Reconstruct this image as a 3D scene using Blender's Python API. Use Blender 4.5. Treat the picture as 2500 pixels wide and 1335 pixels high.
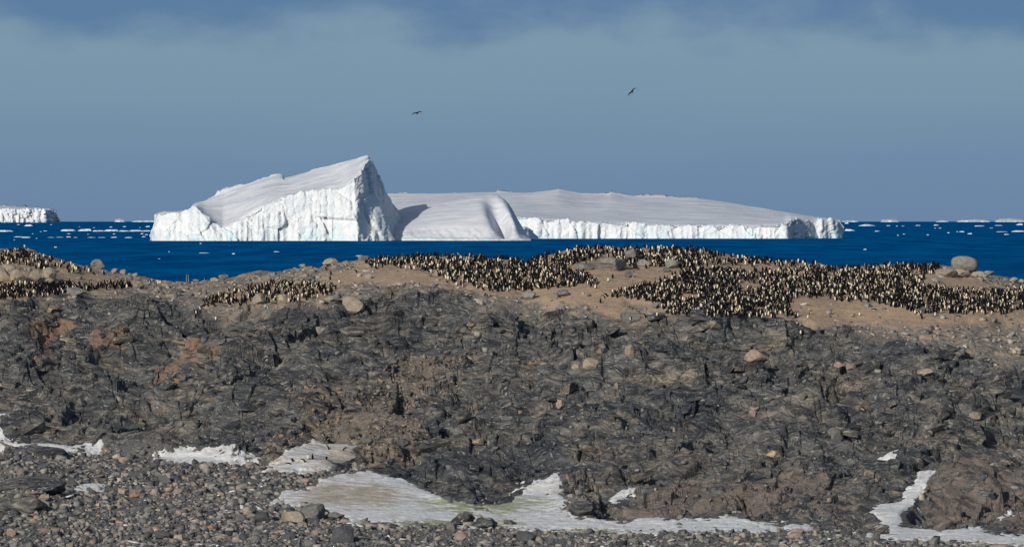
import bpy, bmesh, math, random
import numpy as np
from mathutils import Vector, Matrix, Euler

random.seed(7)
RNG = np.random.default_rng(11)
for o in list(bpy.data.objects):
    bpy.data.objects.remove(o)
C = bpy.context.scene.collection

# ------------------------------------------------------------------ camera, world, sun, exposure
H = 40.0            # camera height above the sea (m)
F = 15200.0         # focal length in pixels of the 2500 px wide frame
V0 = 527.3          # eye level row
sc = bpy.context.scene
cam_d = bpy.data.cameras.new('camera')
cam = bpy.data.objects.new('camera', cam_d)
C.objects.link(cam)
cam_d.sensor_width = 36.0
cam_d.lens = 36.0 * F / 2500.0
cam_d.clip_start = 5.0
cam_d.clip_end = 150000.0
cam.location = (0, 0, H)
cam.rotation_euler = (math.pi / 2 - math.atan((667.5 - V0) / F), 0, 0)
sc.camera = cam

SUN = Vector((-0.46, -0.81, 0.365)).normalized()
SUN_EL = math.asin(SUN.z)
SUN_ROT = math.atan2(SUN.x, SUN.y)

world = bpy.data.worlds.new('World')
sc.world = world
world.use_nodes = True
wt = world.node_tree
wt.nodes.clear()


def N(tree, typ, **kw):
    n = tree.nodes.new(typ)
    for k, v in kw.items():
        if k in n.inputs.keys() if isinstance(k, str) else False:
            n.inputs[k].default_value = v
        else:
            setattr(n, k, v)
    return n


def L(tree, a, ao, b, bi):
    tree.links.new(a.outputs[ao], b.inputs[bi])


def ramp(tree, stops, interp='LINEAR'):
    r = tree.nodes.new('ShaderNodeValToRGB')
    cr = r.color_ramp
    cr.interpolation = interp
    while len(cr.elements) > 1:
        cr.elements.remove(cr.elements[-1])
    for i, (p, c) in enumerate(stops):
        e = cr.elements[0] if i == 0 else cr.elements.new(p)
        e.position = p
        c = (c, c, c) if isinstance(c, (int, float)) else c
        e.color = (c[0], c[1], c[2], 1)
    return r


def math_n(tree, op, a, b=None, clamp=False):
    n = tree.nodes.new('ShaderNodeMath')
    n.operation = op
    n.use_clamp = clamp
    for i, v in enumerate((a, b)):
        if v is None:
            continue
        if isinstance(v, (int, float)):
            n.inputs[i].default_value = v
        else:
            tree.links.new(v, n.inputs[i])
    return n.outputs[0]


def mix_n(tree, fac, a, b, blend='MIX'):
    n = tree.nodes.new('ShaderNodeMix')
    n.data_type = 'RGBA'
    n.blend_type = blend
    for idx, v in ((0, fac), (6, a), (7, b)):
        if isinstance(v, (int, float)):
            n.inputs[idx].default_value = v if idx == 0 else (v, v, v, 1)
        elif isinstance(v, tuple):
            n.inputs[idx].default_value = (v[0], v[1], v[2], 1)
        else:
            tree.links.new(v, n.inputs[idx])
    return n.outputs[2]


def build_world():
    out = wt.nodes.new('ShaderNodeOutputWorld')
    bg = wt.nodes.new('ShaderNodeBackground')
    bg.inputs['Strength'].default_value = 0.1
    sky = wt.nodes.new('ShaderNodeTexSky')
    sky.sky_type = 'NISHITA'
    sky.sun_disc = False
    sky.sun_elevation = SUN_EL
    sky.sun_rotation = SUN_ROT
    sky.altitude = 0
    tc = wt.nodes.new('ShaderNodeTexCoord')
    sep = wt.nodes.new('ShaderNodeSeparateXYZ')
    L(wt, tc, 'Generated', sep, 0)
    el = math_n(wt, 'MULTIPLY', sep.outputs[2], 57.3)          # elevation in degrees (small angles)
    # ragged underside of the dark cloud deck
    mp = wt.nodes.new('ShaderNodeMapping')
    mp.inputs['Scale'].default_value = (34, 34, 75)
    mp.inputs['Location'].default_value = (3.1, 0, 0)
    L(wt, tc, 'Generated', mp, 0)
    nz = wt.nodes.new('ShaderNodeTexNoise')
    nz.inputs['Scale'].default_value = 1.0
    nz.inputs['Detail'].default_value = 5
    nz.inputs['Roughness'].default_value = 0.55
    L(wt, mp, 0, nz, 'Vector')
    w = math_n(wt, 'SUBTRACT', nz.outputs['Fac'], 0.5)
    el2 = math_n(wt, 'ADD', el, math_n(wt, 'MULTIPLY', w, 1.5))
    mp2 = wt.nodes.new('ShaderNodeMapping')
    mp2.inputs['Scale'].default_value = (12, 12, 60)
    L(wt, tc, 'Generated', mp2, 0)
    nz2 = wt.nodes.new('ShaderNodeTexNoise')
    nz2.inputs['Scale'].default_value = 1.0
    nz2.inputs['Detail'].default_value = 3
    L(wt, mp2, 0, nz2, 'Vector')
    # pale bank between sea and cloud deck
    e01 = math_n(wt, 'MULTIPLY', math_n(wt, 'ADD', el, math_n(wt, 'MULTIPLY', math_n(wt, 'SUBTRACT', nz2.outputs['Fac'], 0.5), 0.5)), 0.4, True)
    bank = ramp(wt, [(0.0, (.150, .240, .375)), (0.20, (.158, .256, .385)), (0.45, (.190, .300, .405)), (0.62, (.204, .314, .412)), (1.0, (.195, .303, .408))])
    wt.links.new(e01, bank.inputs[0])
    deck_f = wt.nodes.new('ShaderNodeMapRange')
    deck_f.interpolation_type = 'SMOOTHSTEP'
    deck_f.inputs['From Min'].default_value = 1.46
    deck_f.inputs['From Max'].default_value = 2.05
    wt.links.new(el2, deck_f.inputs['Value'])
    col = mix_n(wt, deck_f.outputs[0], bank.outputs[0], (.110, .205, .358))
    col10 = mix_n(wt, 1.0, col, (10.0, 10.0, 10.0), 'MULTIPLY')
    up = wt.nodes.new('ShaderNodeMapRange')
    up.interpolation_type = 'SMOOTHSTEP'
    up.inputs['From Min'].default_value = 5.0
    up.inputs['From Max'].default_value = 16.0
    wt.links.new(el, up.inputs['Value'])
    fin = mix_n(wt, up.outputs[0], col10, sky.outputs[0])
    wt.links.new(fin, bg.inputs['Color'])
    L(wt, bg, 0, out, 0)


build_world()

sun_d = bpy.data.lights.new('sun', 'SUN')
sun_d.energy = 4.2
sun_d.angle = math.radians(0.5)
sun_d.color = (1.0, 0.945, 0.86)
sun = bpy.data.objects.new('sun', sun_d)
C.objects.link(sun)
sun.rotation_euler = SUN.to_track_quat('Z', 'Y').to_euler()

vs_ = sc.view_settings
vs_.view_transform = 'Standard'
vs_.look = 'None'
vs_.gamma = 1.0
vs_.use_curve_mapping = False
vs_.exposure = 0.0


# ------------------------------------------------------------------ helpers
def tag(o, label=None, cat=None, group=None, kind=None):
    if label: o['label'] = label
    if cat: o['category'] = cat
    if group: o['group'] = group
    if kind: o['kind'] = kind
    return o


def link(name, me, parent=None, mat=None):
    o = bpy.data.objects.new(name, me)
    C.objects.link(o)
    if parent: o.parent = parent
    if mat: me.materials.append(mat)
    return o


def mesh_np(name, V, faces, smooth=True, attrs=None, mat_idx=None):
    """faces: (n,3) or (n,4) int array"""
    me = bpy.data.meshes.new(name)
    V = np.ascontiguousarray(V, np.float32)
    n, k = faces.shape
    me.vertices.add(len(V))
    me.vertices.foreach_set('co', V.ravel())
    me.loops.add(n * k)
    me.loops.foreach_set('vertex_index', np.ascontiguousarray(faces, np.int32).ravel())
    me.polygons.add(n)
    me.polygons.foreach_set('loop_start', np.arange(0, n * k, k, dtype=np.int32))
    me.polygons.foreach_set('use_smooth', np.full(n, smooth, dtype=bool))
    if mat_idx is not None:
        me.polygons.foreach_set('material_index', np.ascontiguousarray(mat_idx, np.int32))
    me.update(calc_edges=True)
    for an, (typ, arr) in (attrs or {}).items():
        a = me.attributes.new(an, typ, 'POINT')
        a.data.foreach_set('color' if typ == 'FLOAT_COLOR' else 'value', np.ascontiguousarray(arr, np.float32).ravel())
    return me


def hsh(ix, iy, seed):
    n = ix.astype(np.uint32) * np.uint32(374761393) + iy.astype(np.uint32) * np.uint32(668265263) + np.uint32((seed * 2246822519) & 0xffffffff)
    n = (n ^ (n >> np.uint32(13))) * np.uint32(1274126177)
    n = (n ^ (n >> np.uint32(15))) * np.uint32(2246822519)
    return n ^ (n >> np.uint32(16))


def r01(h, k=0):
    h = (h * np.uint32(2654435761 + 40503 * 2 * k & 0xffffffff)) ^ (h >> np.uint32(7 + k))
    return (h & np.uint32(0xffffff)).astype(np.float32) / np.float32(0xffffff)


_ang = np.linspace(0, 2 * np.pi, 256, endpoint=False).astype(np.float32)
_GX, _GY = np.cos(_ang), np.sin(_ang)


def gn2(x, y, seed=0):
    x = np.asarray(x, np.float32); y = np.asarray(y, np.float32)
    xf, yf = np.floor(x), np.floor(y)
    ix, iy = xf.astype(np.int32), yf.astype(np.int32)
    fx, fy = x - xf, y - yf
    u = fx * fx * fx * (fx * (fx * 6 - 15) + 10)
    v = fy * fy * fy * (fy * (fy * 6 - 15) + 10)

    def g(a, b):
        h = hsh(ix + a, iy + b, seed) & np.uint32(255)
        return _GX[h] * (fx - a) + _GY[h] * (fy - b)
    n0 = g(0, 0); n1 = g(1, 0); n2 = g(0, 1); n3 = g(1, 1)
    a = n0 + (n1 - n0) * u
    b = n2 + (n3 - n2) * u
    return (a + (b - a) * v) * 1.5


def fbm2(x, y, oct=3, seed=0, gain=.5):
    s = 0; a = 1.0
    for i in range(oct):
        s = s + a * gn2(x * 2 ** i + 17.3 * i, y * 2 ** i - 9.1 * i, seed + i)
        a *= gain
    return s


_g3 = RNG.normal(size=(256, 3)).astype(np.float32)
_g3 /= np.linalg.norm(_g3, axis=1)[:, None]


def gn3(x, y, z, seed=0):
    xf, yf, zf = np.floor(x), np.floor(y), np.floor(z)
    ix, iy, iz = xf.astype(np.int32), yf.astype(np.int32), zf.astype(np.int32)
    fx, fy, fz = (x - xf).astype(np.float32), (y - yf).astype(np.float32), (z - zf).astype(np.float32)
    s = lambda t: t * t * (3 - 2 * t)
    u, v, w = s(fx), s(fy), s(fz)
    out = []
    for c in (0, 1):
        for b in (0, 1):
            for a in (0, 1):
                h = hsh(ix + a, iy + b + (iz + c) * 7919, seed) & np.uint32(255)
                g = _g3[h]
                out.append(g[..., 0] * (fx - a) + g[..., 1] * (fy - b) + g[..., 2] * (fz - c))
    x00 = out[0] + (out[1] - out[0]) * u; x10 = out[2] + (out[3] - out[2]) * u
    x01 = out[4] + (out[5] - out[4]) * u; x11 = out[6] + (out[7] - out[6]) * u
    y0 = x00 + (x10 - x00) * v; y1 = x01 + (x11 - x01) * v
    return (y0 + (y1 - y0) * w) * 1.6


def voro(x, y, seed, jit=.85):
    """nearest-cell info: F1, F2, cell hash, offset to the cell centre"""
    x = np.asarray(x, np.float32); y = np.asarray(y, np.float32)
    xf, yf = np.floor(x), np.floor(y)
    ix, iy = xf.astype(np.int32), yf.astype(np.int32)
    F1 = np.full(x.shape, 9, np.float32); F2 = F1.copy()
    hb = np.zeros(x.shape, np.uint32); dxb = np.zeros_like(F1); dyb = np.zeros_like(F1)
    for b in (-1, 0, 1):
        for a in (-1, 0, 1):
            h = hsh(ix + a, iy + b, seed)
            dx = x - (xf + a + .5 + jit * ((h & np.uint32(0xffff)).astype(np.float32) / 65535 - .5))
            dy = y - (yf + b + .5 + jit * ((h >> np.uint32(16)).astype(np.float32) / 65535 - .5))
            d = np.sqrt(dx * dx + dy * dy)
            m = d < F1
            F2 = np.where(m, F1, np.minimum(F2, d))
            F1 = np.where(m, d, F1)
            hb = np.where(m, h, hb); dxb = np.where(m, dx, dxb); dyb = np.where(m, dy, dyb)
    return F1, F2, hb, dxb, dyb


def sstep(a, b, x):
    t = np.clip((x - a) / (b - a), 0, 1)
    return t * t * (3 - 2 * t)


def poly_sdf(px, py, poly):
    """signed distance in (u,v) units, positive inside"""
    d = np.full(px.shape, 1e9, np.float32); ins = np.zeros(px.shape, bool)
    n = len(poly)
    for i in range(n):
        ax, ay = poly[i]; bx, by = poly[(i + 1) % n]
        ex, ey = bx - ax, by - ay
        t = np.clip(((px - ax) * ex + (py - ay) * ey) / max(ex * ex + ey * ey, 1e-6), 0, 1)
        d = np.minimum(d, np.hypot(px - ax - t * ex, py - ay - t * ey))
        c = ((ay > py) != (by > py)) & (px < (bx - ax) * (py - ay) / (by - ay + 1e-9) + ax)
        ins ^= c
    return np.where(ins, d, -d)


# ------------------------------------------------------------------ the lie of the land (surveyed from the photograph)
SKY = np.array([(-1600, 900), (-900, 760), (-400, 650), (-150, 618), (0, 609), (60, 606), (110, 622), (180, 645), (240, 658), (300, 668), (380, 678), (460, 686),
                (500, 685), (560, 672), (640, 663), (720, 656), (780, 650), (840, 641), (900, 634), (1000, 624), (1100, 624), (1200, 629), (1290, 637),
                (1340, 622), (1400, 610), (1460, 605), (1560, 606), (1650, 607), (1700, 608), (1750, 619), (1800, 631), (1860, 637), (1960, 643), (2010, 649),
                (2060, 655), (2120, 651), (2200, 645), (2290, 647), (2330, 655), (2400, 664), (2450, 678), (2500, 688), (2700, 700), (3100, 720), (3500, 790), (4100, 930)], float)
_su = np.arange(-1600, 4101, 5.)
_sk = np.interp(_su, SKY[:, 0], SKY[:, 1])
_k = np.hanning(19)[1:-1]
SKY = np.stack([_su, np.convolve(np.pad(_sk, 8, mode='edge'), _k / _k.sum(), 'valid')], 1)      # no hard creases between survey points
DC = 865.0
G = np.array([(600, 1.09), (650, 1.0), (690, .915), (720, .80), (745, .665), (760, .545), (780, .385), (800, .245), (820, .13), (840, .055), (855, .015), (865, 0)])
ROCKTOP = np.array([(-1600, 900), (-400, 760), (0, 736), (120, 732), (200, 724), (250, 716), (320, 712), (400, 728), (500, 752), (650, 752), (800, 742), (850, 728), (950, 706), (1100, 722), (1200, 742),
                    (1400, 752), (1550, 782), (1620, 778), (1700, 776), (1960, 778), (2000, 808), (2100, 826), (2300, 870), (2500, 905), (3000, 960), (4100, 1000)], float)
ROCKBOT = np.array([(-1600, 1090), (0, 1106), (100, 1112), (250, 1108), (400, 1112), (600, 1128), (700, 1140), (860, 1150), (940, 1165), (1040, 1200), (1100, 1235), (1250, 1232),
                    (1370, 1205), (1480, 1275), (1700, 1278), (2000, 1285), (2200, 1308), (2500, 1326), (3000, 1330), (4100, 1335)], float)

uc = np.concatenate([np.arange(-1500, -160, 26.), np.arange(-160, 2660, 2.5), np.arange(2660, 4000, 26.)])
Dg = np.concatenate([np.arange(560, 640, .5), np.arange(640, 884, .115), np.arange(884, 1120, 2.)])
UU, DD = np.meshgrid(uc.astype(np.float32), Dg.astype(np.float32), indexing='ij')
XX = (UU - 1250) / F * DD


def base_v(u, D):
    s = np.interp(u, SKY[:, 0], SKY[:, 1])
    # the left beach climbs higher than the right one
    lift = sstep(1500, 450, u)
    Dm = D
    g = np.interp(Dm, G[:, 0], G[:, 1])
    g2 = np.interp(Dm, [600, 650, 690, 715, 735, 755, 780, 800, 820, 840, 855, 865], [1.09, 1.0, .86, .745, .655, .51, .35, .215, .12, .055, .015, 0])
    g = g * (1 - lift) + g2 * lift
    return s + (1352 - s) * g


def base_z(u, D):
    v = base_v(u, D)
    z = H - (v - V0) / F * D
    s = np.interp(u, SKY[:, 0], SKY[:, 1])
    zc = H - (s - V0) / F * DC
    e = np.clip(D - DC, 0, None)
    zb = zc - .012 * e - .0011 * e * e
    zb = np.maximum(zb, -4)
    z = np.where(D > DC, zb, z)
    near = np.clip(655 - D, 0, None)
    return np.maximum(z - .0016 * near * near, -4).astype(np.float32)


Vb = base_v(UU, DD).astype(np.float32)
Zb = base_z(UU, DD)

# ---- masks drawn on the (u,v) survey
GU, GV = np.arange(-300, 2801, 10.), np.arange(560, 1380, 5.)
MU, MV = np.meshgrid(GU, GV, indexing='ij')


def survey_mask(polys, soft=14):
    d = np.full(MU.shape, -1e9, np.float32)
    for p in polys:
        d = np.maximum(d, poly_sdf(MU, MV, p))
    return np.clip(d, -200, 200)


def sample(mask, u, v):
    x = np.clip((u - GU[0]) / 10., 0, len(GU) - 1.001); y = np.clip((v - GV[0]) / 5., 0, len(GV) - 1.001)
    i = x.astype(np.int32); j = y.astype(np.int32); fx = x - i; fy = y - j
    return (mask[i, j] * (1 - fx) * (1 - fy) + mask[i + 1, j] * fx * (1 - fy) + mask[i, j + 1] * (1 - fx) * fy + mask[i + 1, j + 1] * fx * fy).astype(np.float32)


COLONY = {
    'ridge': [(885, 648), (900, 638), (1000, 626), (1100, 626), (1200, 632), (1290, 640), (1345, 622), (1400, 610), (1475, 604), (1475, 628), (1440, 640), (1400, 650), (1390, 665), (1440, 672), (1470, 687),
              (1455, 702), (1400, 698), (1330, 706), (1270, 714), (1210, 714), (1160, 702), (1110, 696), (1085, 682), (1060, 667), (1010, 656), (950, 650), (915, 656)],
    'crest': [(1475, 604), (1560, 606), (1650, 607), (1700, 608), (1745, 619), (1800, 632), (1870, 639), (1960, 644), (2000, 650), (1960, 655), (1880, 655), (1800, 645), (1750, 650), (1740, 665), (1680, 662),
              (1640, 650), (1560, 658), (1510, 650), (1490, 632)],
    'front': [(1480, 722), (1600, 692), (1680, 668), (1740, 658), (1850, 667), (1960, 660), (2010, 660), (2060, 659), (2120, 654), (2200, 648), (2290, 650), (2295, 662), (2235, 690), (2265, 702), (2330, 712),
              (2400, 716), (2500, 704), (2560, 700), (2560, 758), (2500, 757), (2440, 766), (2300, 762), (2250, 770), (2200, 752), (2130, 737), (2060, 737), (2000, 727), (1930, 727), (1925, 760), (1950, 778), (1850, 777),
              (1700, 777), (1640, 767), (1600, 752), (1570, 732)],
    'knoll': [(-60, 616), (20, 614), (60, 612), (78, 620), (112, 633), (152, 646), (192, 658), (228, 670), (180, 668), (130, 653), (95, 660), (60, 643), (20, 645), (-60, 652)],
    'hollow': [(-60, 702), (40, 698), (120, 694), (200, 694), (260, 694), (320, 694), (318, 703), (220, 708), (150, 717), (60, 727), (-60, 732)],
    'slope': [(500, 740), (530, 724), (580, 708), (640, 698), (700, 692), (760, 692), (820, 697), (830, 706), (790, 722), (720, 737), (640, 740), (560, 747), (510, 750)],
}
m_colony = survey_mask(COLONY.values())
m_sand = survey_mask(list(COLONY.values()) + [
    [(1930, 722), (2060, 735), (2200, 752), (2260, 770), (2500, 757), (2700, 750), (2700, 775), (2500, 778), (2300, 790), (2150, 785), (2050, 800), (1980, 800), (1955, 775), (1925, 760)],
    [(1380, 650), (1500, 650), (1700, 660), (1740, 665), (1600, 695), (1500, 720), (1560, 760), (1600, 775), (1500, 780), (1430, 735), (1250, 720), (1380, 700)],
    [(880, 650), (1060, 665), (1100, 690), (1150, 715), (1000, 690), (900, 680), (800, 700), (760, 690), (830, 660)],
    [(0, 655), (240, 672), (300, 690), (0, 705)], [(2280, 650), (2330, 660), (2400, 680), (2440, 712), (2300, 712), (2240, 692)],
    [(1620, 610), (2010, 650), (1960, 668), (1760, 660)]])
m_rust = survey_mask([[(210, 830), (320, 820), (335, 850), (220, 860)], [(360, 880), (470, 850), (530, 870), (545, 900), (430, 905), (360, 900)], [(80, 800), (180, 795), (185, 825), (70, 825)], [(100, 870), (160, 875), (150, 900), (90, 895)]])
m_gully = survey_mask([[(690, 940), (800, 925), (880, 960), (1000, 990), (1040, 1040), (1000, 1100), (900, 1130), (840, 1110), (860, 1080), (780, 1060), (720, 1090), (660, 1110), (700, 1060), (740, 1010)],
                       [(640, 1120), (700, 1090), (760, 1080), (700, 1150), (620, 1150)], [(1000, 850), (1160, 840), (1130, 900), (960, 960), (860, 960)]])
m_pink = survey_mask([[(1480, 1280), (1520, 1220), (1600, 1160), (1700, 1140), (1900, 1150), (2050, 1180), (2120, 1230), (2000, 1270), (1800, 1270)], [(2200, 1270), (2260, 1160), (2400, 1130), (2560, 1140), (2560, 1300), (2400, 1270), (2300, 1290)]])
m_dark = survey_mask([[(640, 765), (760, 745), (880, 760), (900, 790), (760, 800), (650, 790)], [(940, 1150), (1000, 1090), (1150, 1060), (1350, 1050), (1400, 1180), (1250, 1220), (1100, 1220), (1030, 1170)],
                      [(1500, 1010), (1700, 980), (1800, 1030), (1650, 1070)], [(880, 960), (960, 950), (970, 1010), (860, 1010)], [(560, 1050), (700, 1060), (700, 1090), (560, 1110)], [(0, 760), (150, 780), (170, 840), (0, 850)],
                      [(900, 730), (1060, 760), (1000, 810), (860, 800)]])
SNOW = {
    'apron': [(660, 1228), (690, 1195), (760, 1190), (800, 1165), (880, 1150), (915, 1145), (950, 1165), (1020, 1175), (1050, 1200), (1110, 1228), (1180, 1238), (1230, 1226), (1260, 1202), (1310, 1190), (1375, 1180),
              (1388, 1215), (1375, 1250), (1420, 1262), (1520, 1274), (1600, 1262), (1700, 1268), (1800, 1264), (1850, 1275), (1990, 1278), (1995, 1296), (1800, 1300), (1600, 1303), (1480, 1301), (1300, 1298), (1180, 1285),
              (1000, 1284), (860, 1280), (830, 1262), (780, 1242), (720, 1242)],
    'tongue': [(650, 1148), (690, 1125), (720, 1100), (770, 1075), (830, 1066), (872, 1075), (860, 1095), (885, 1100), (850, 1118), (800, 1142), (760, 1150), (700, 1154)],
    'strip': [(-60, 1050), (0, 1058), (40, 1075), (110, 1078), (180, 1090), (245, 1098), (212, 1110), (150, 1107), (100, 1092), (20, 1082), (-60, 1076)],
    'bank': [(378, 1120), (440, 1108), (500, 1117), (570, 1108), (640, 1122), (600, 1130), (520, 1134), (430, 1130)],
    'scrap': [(180, 1196), (215, 1182), (258, 1185), (252, 1197)],
    'channel': [(2115, 1240), (2200, 1222), (2230, 1200), (2243, 1155), (2294, 1153), (2272, 1190), (2244, 1225), (2218, 1250), (2200, 1278), (2260, 1285), (2330, 1290), (2412, 1280), (2405, 1300), (2500, 1310), (2580, 1318), (2580, 1345), (2500, 1342), (2300, 1322),
                (2105, 1317), (2130, 1290), (2168, 1275), (2120, 1255)],
    'sliver': [(2143, 1122), (2165, 1108), (2200, 1105), (2172, 1124)],
    'fleck': [(2328, 1122), (2350, 1100), (2380, 1092), (2372, 1114), (2345, 1127)],
    'ledge': [(2425, 1258), (2470, 1244), (2475, 1258), (2440, 1262)],
    'pocket': [(1478, 1218), (1540, 1194), (1558, 1199), (1500, 1225)],
    'nook': [(-10, 1028), (3, 1006), (24, 1010), (22, 1028)],
    'streak': [(136, 998), (160, 973), (166, 980), (148, 1001)],
    'crevice': [(705, 1030), (714, 1016), (719, 1028)],
    'wedge': [(560, 1118), (566, 1090), (578, 1098), (584, 1120)],
}
m_snow = survey_mask(SNOW.values())

rt = np.interp(UU, ROCKTOP[:, 0], ROCKTOP[:, 1]).astype(np.float32)
rb = np.interp(UU, ROCKBOT[:, 0], ROCKBOT[:, 1]).astype(np.float32)
en = 14 * gn2(XX / 5., DD / 9., 5)
rock = sstep(-10, 14, Vb + en - rt) * sstep(-8, 10, rb + en * .5 - Vb)
upper = sstep(14, -10, Vb + en - rt)
beach = sstep(10, -8, rb + en * .5 - Vb)
sand_s = sample(m_sand, UU, Vb)
snow_s = sample(m_snow, UU, Vb)
sandm = sstep(-12, 6, sand_s + 10 * gn2(XX / 3., DD / 5., 77))
ins = ((UU > -170) & (UU < 2670) & (DD > 640) & (DD < 884))

# ---- relief: broad swells, then jointed blocks at four sizes, each cell a tilted facet with an open joint round it
wx = XX + 1.6 * gn2(XX / 6., DD / 6., 21) + .5 * gn2(XX / 1.7, DD / 1.7, 22)
wy = DD + 1.6 * gn2(XX / 6., DD / 6., 23) + .5 * gn2(XX / 1.7, DD / 1.7, 24)
rel = np.zeros_like(Zb)
swell = 1.8 * gn2(XX / 17., DD / 13., 31) + .9 * gn2(XX / 8., DD / 7., 32)
JOINT = np.zeros_like(Zb)
# ledges: the foliation weathers into treads and risers that run across the slope
ledge = np.zeros_like(Zb)
for S, seed, amt in ((5.2, 75, .75), (2.9, 71, .95), (1.15, 72, .75)):
    lv = (Zb + swell + .10 * XX * (1 if seed == 71 else -.6) + 1.5 * gn2(XX / 14., DD / 10., seed) + .45 * gn2(XX / 3.5, DD / 3.5, seed + 5)) / S
    f = lv - np.floor(lv)
    prof = .25 * f + .75 * sstep(.62, .86, f)
    ledge += S * (prof - f) * amt * sstep(-.45, .35, gn2(XX / 11., DD / 8., seed + 9))
SLAB = sstep(.02, .46, gn2(XX / 13., DD / 9., 140) + .35 * gn2(XX / 5., DD / 4., 141))      # 1 = broken ground, 0 = whole slab
for ang, sp, dep, stp, seed in ((1.25, 7.5, .7, .9, 151), (-1.05, 11., .6, .8, 152), (.12, 6.5, .5, 1.0, 153)):
    c = (XX * math.sin(ang) + DD * math.cos(ang)) / sp + .55 * gn2(XX / 16., DD / 16., seed) + .12 * gn2(XX / 3., DD / 3., seed + 20)
    n_ = np.floor(c); f = c - n_
    h_ = hsh(n_.astype(np.int32), np.floor((XX - DD * .4) / 23.).astype(np.int32), seed)
    rel += stp * (r01(h_, 1) - .5) - dep * (1 - sstep(.0, .045, np.minimum(f, 1 - f))) * sstep(-.2, .3, gn2(XX / 9., DD / 9., seed + 40))
for k, (sx, sy, amp, tilt, crack, cw) in enumerate([(8.5, 5.5, .85, .18, .65, .035), (3.4, 2.6, .60, .28, .60, .075), (1.5, 1.2, .28, .36, .30, .13), (.62, .55, .07, .34, .06, .16)]):
    ca, sa = math.cos(.30 + .22 * k), math.sin(.30 + .22 * k)
    a = (wx * ca + wy * sa) / sx; b = (-wx * sa + wy * ca) / sy
    F1, F2, hb, dx, dy = voro(a, b, 100 + k)
    edge = F2 - F1
    jc = 1 - sstep(0, cw, edge)
    w = 1.0 if k < 1 else (.35 + .65 * SLAB if k == 1 else .12 + .88 * SLAB)      # some slabs stay whole
    rel += w * (amp * (r01(hb, 1) - .5) * 1.6 + (dx * sx * (r01(hb, 2) - .42) + dy * sy * (r01(hb, 3) - .40)) * 2 * tilt) - crack * jc * w
    JOINT = np.maximum(JOINT, jc * w)
    del F1, F2, hb, dx, dy, edge
rel += ledge
thin_s = sample(survey_mask([SNOW[k] for k in ('strip', 'bank', 'scrap', 'sliver', 'fleck', 'ledge', 'pocket')]), UU, Vb)
rough = rock * (1 - .9 * sstep(-16, 4, snow_s) * (1 - .45 * sstep(-16, 0, thin_s)))
rough = rough * (.85 + .3 * gn2(XX / 12., DD / 9., 41))
rubble = upper * (1 - sandm) * .32
small = .05 * gn2(XX / .8, DD / .8, 51) + .12 * gn2(XX / 3., DD / 3., 52)
Zf = Zb + swell * (rock + .12 * upper) * (1 - .6 * sstep(-16, 4, snow_s)) + rel * np.clip(rough + rubble, 0, 1.3) + small * (beach + upper)

# bigger landforms placed from the survey: (u, v, half width u, half width v, height)
FORMS = [(800, 1010, 120, 60, -1.6), (560, 960, 150, 45, 1.2), (1450, 930, 230, 40, 1.3), (1790, 790, 160, 16, 1.3), (2080, 822, 110, 22, 1.0), (700, 840, 110, 28, 1.2), (1350, 1150, 200, 40, 1.4),
         (2350, 1200, 100, 45, 1.3), (1800, 1200, 220, 40, 1.0), (1130, 1195, 60, 22, 1.5), (60, 1165, 110, 22, 1.3), (50, 1225, 90, 14, 1.0), (930, 1120, 50, 20, .9), (1430, 1238, 40, 16, 1.3),
         (2240, 900, 140, 40, .7), (320, 835, 120, 22, .8), (150, 810, 80, 15, .8), (950, 770, 130, 25, .9), (1650, 890, 130, 30, .8), (60, 675, 90, 12, .5)]
for (fu, fv, su, sv, hh) in FORMS:
    Zf += (1.35 * hh * np.exp(-((UU - fu) / su) ** 2 - ((Vb - fv) / sv) ** 2)).astype(np.float32)
Zs = Zb + swell * rock * .4 + small * .5            # smooth ground that snow lies on
Zs = Zs.astype(np.float32)
for (fu, fv, su, sv, hh) in FORMS[:1]:
    Zs += (hh * np.exp(-((UU - fu) / su) ** 2 - ((Vb - fv) / sv) ** 2)).astype(np.float32)
print('relief done')

# what the survey camera sees of each column: running minimum of the row
Vf = V0 + (H - Zf) / DD * F
Vmin = np.minimum.accumulate(Vf, axis=1)
vis = (Vf <= Vmin + .5)


def unproject(u, v):
    """first ground point in the direction (u, v) -> x, D, z"""
    i = int(np.clip(np.searchsorted(uc, u), 0, len(uc) - 1))
    j = int(np.argmax(Vmin[i] <= v))
    if Vmin[i, j] > v:
        j = int(np.argmin(Vmin[i]))
    return float((u - 1250) / F * Dg[j]), float(Dg[j]), float(Zf[i, j])


def ground(x, D):
    u = x / D * F + 1250
    i = np.clip(np.searchsorted(uc, u), 0, len(uc) - 1); j = np.clip(np.searchsorted(Dg, D), 0, len(Dg) - 1)
    return Zf[i, j]


# ---- resample every column by arc length (steep faces get as many rows as they need)
NR = 700
dz = np.abs(np.diff(Zf, axis=1)); dD = np.diff(DD, axis=1)
wgt = np.minimum(.30 * dD, .2) + dz
wgt *= np.where(vis[:, 1:] | vis[:, :-1], 1.0, .35)
wgt = wgt + .02 * dD
wgt = np.where(dD > .3, .06 * dD, wgt)
cs = np.cumsum(np.pad(wgt, ((10, 10), (0, 0)), mode='edge'), axis=0, dtype=np.float64)
wgt = (cs[20:] - cs[:-20]) / 20.
wgt = np.concatenate([wgt, wgt[-1:]], 0)[:len(uc)]
cum = np.concatenate([np.zeros((len(uc), 1)), np.cumsum(wgt, axis=1)], 1)
P = np.zeros((len(uc), NR, 3), np.float32)
VB = np.zeros((len(uc), NR), np.float32)
RK = np.zeros((len(uc), NR), np.float32); SD = RK.copy(); JT = RK.copy(); BE = RK.copy()
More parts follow.
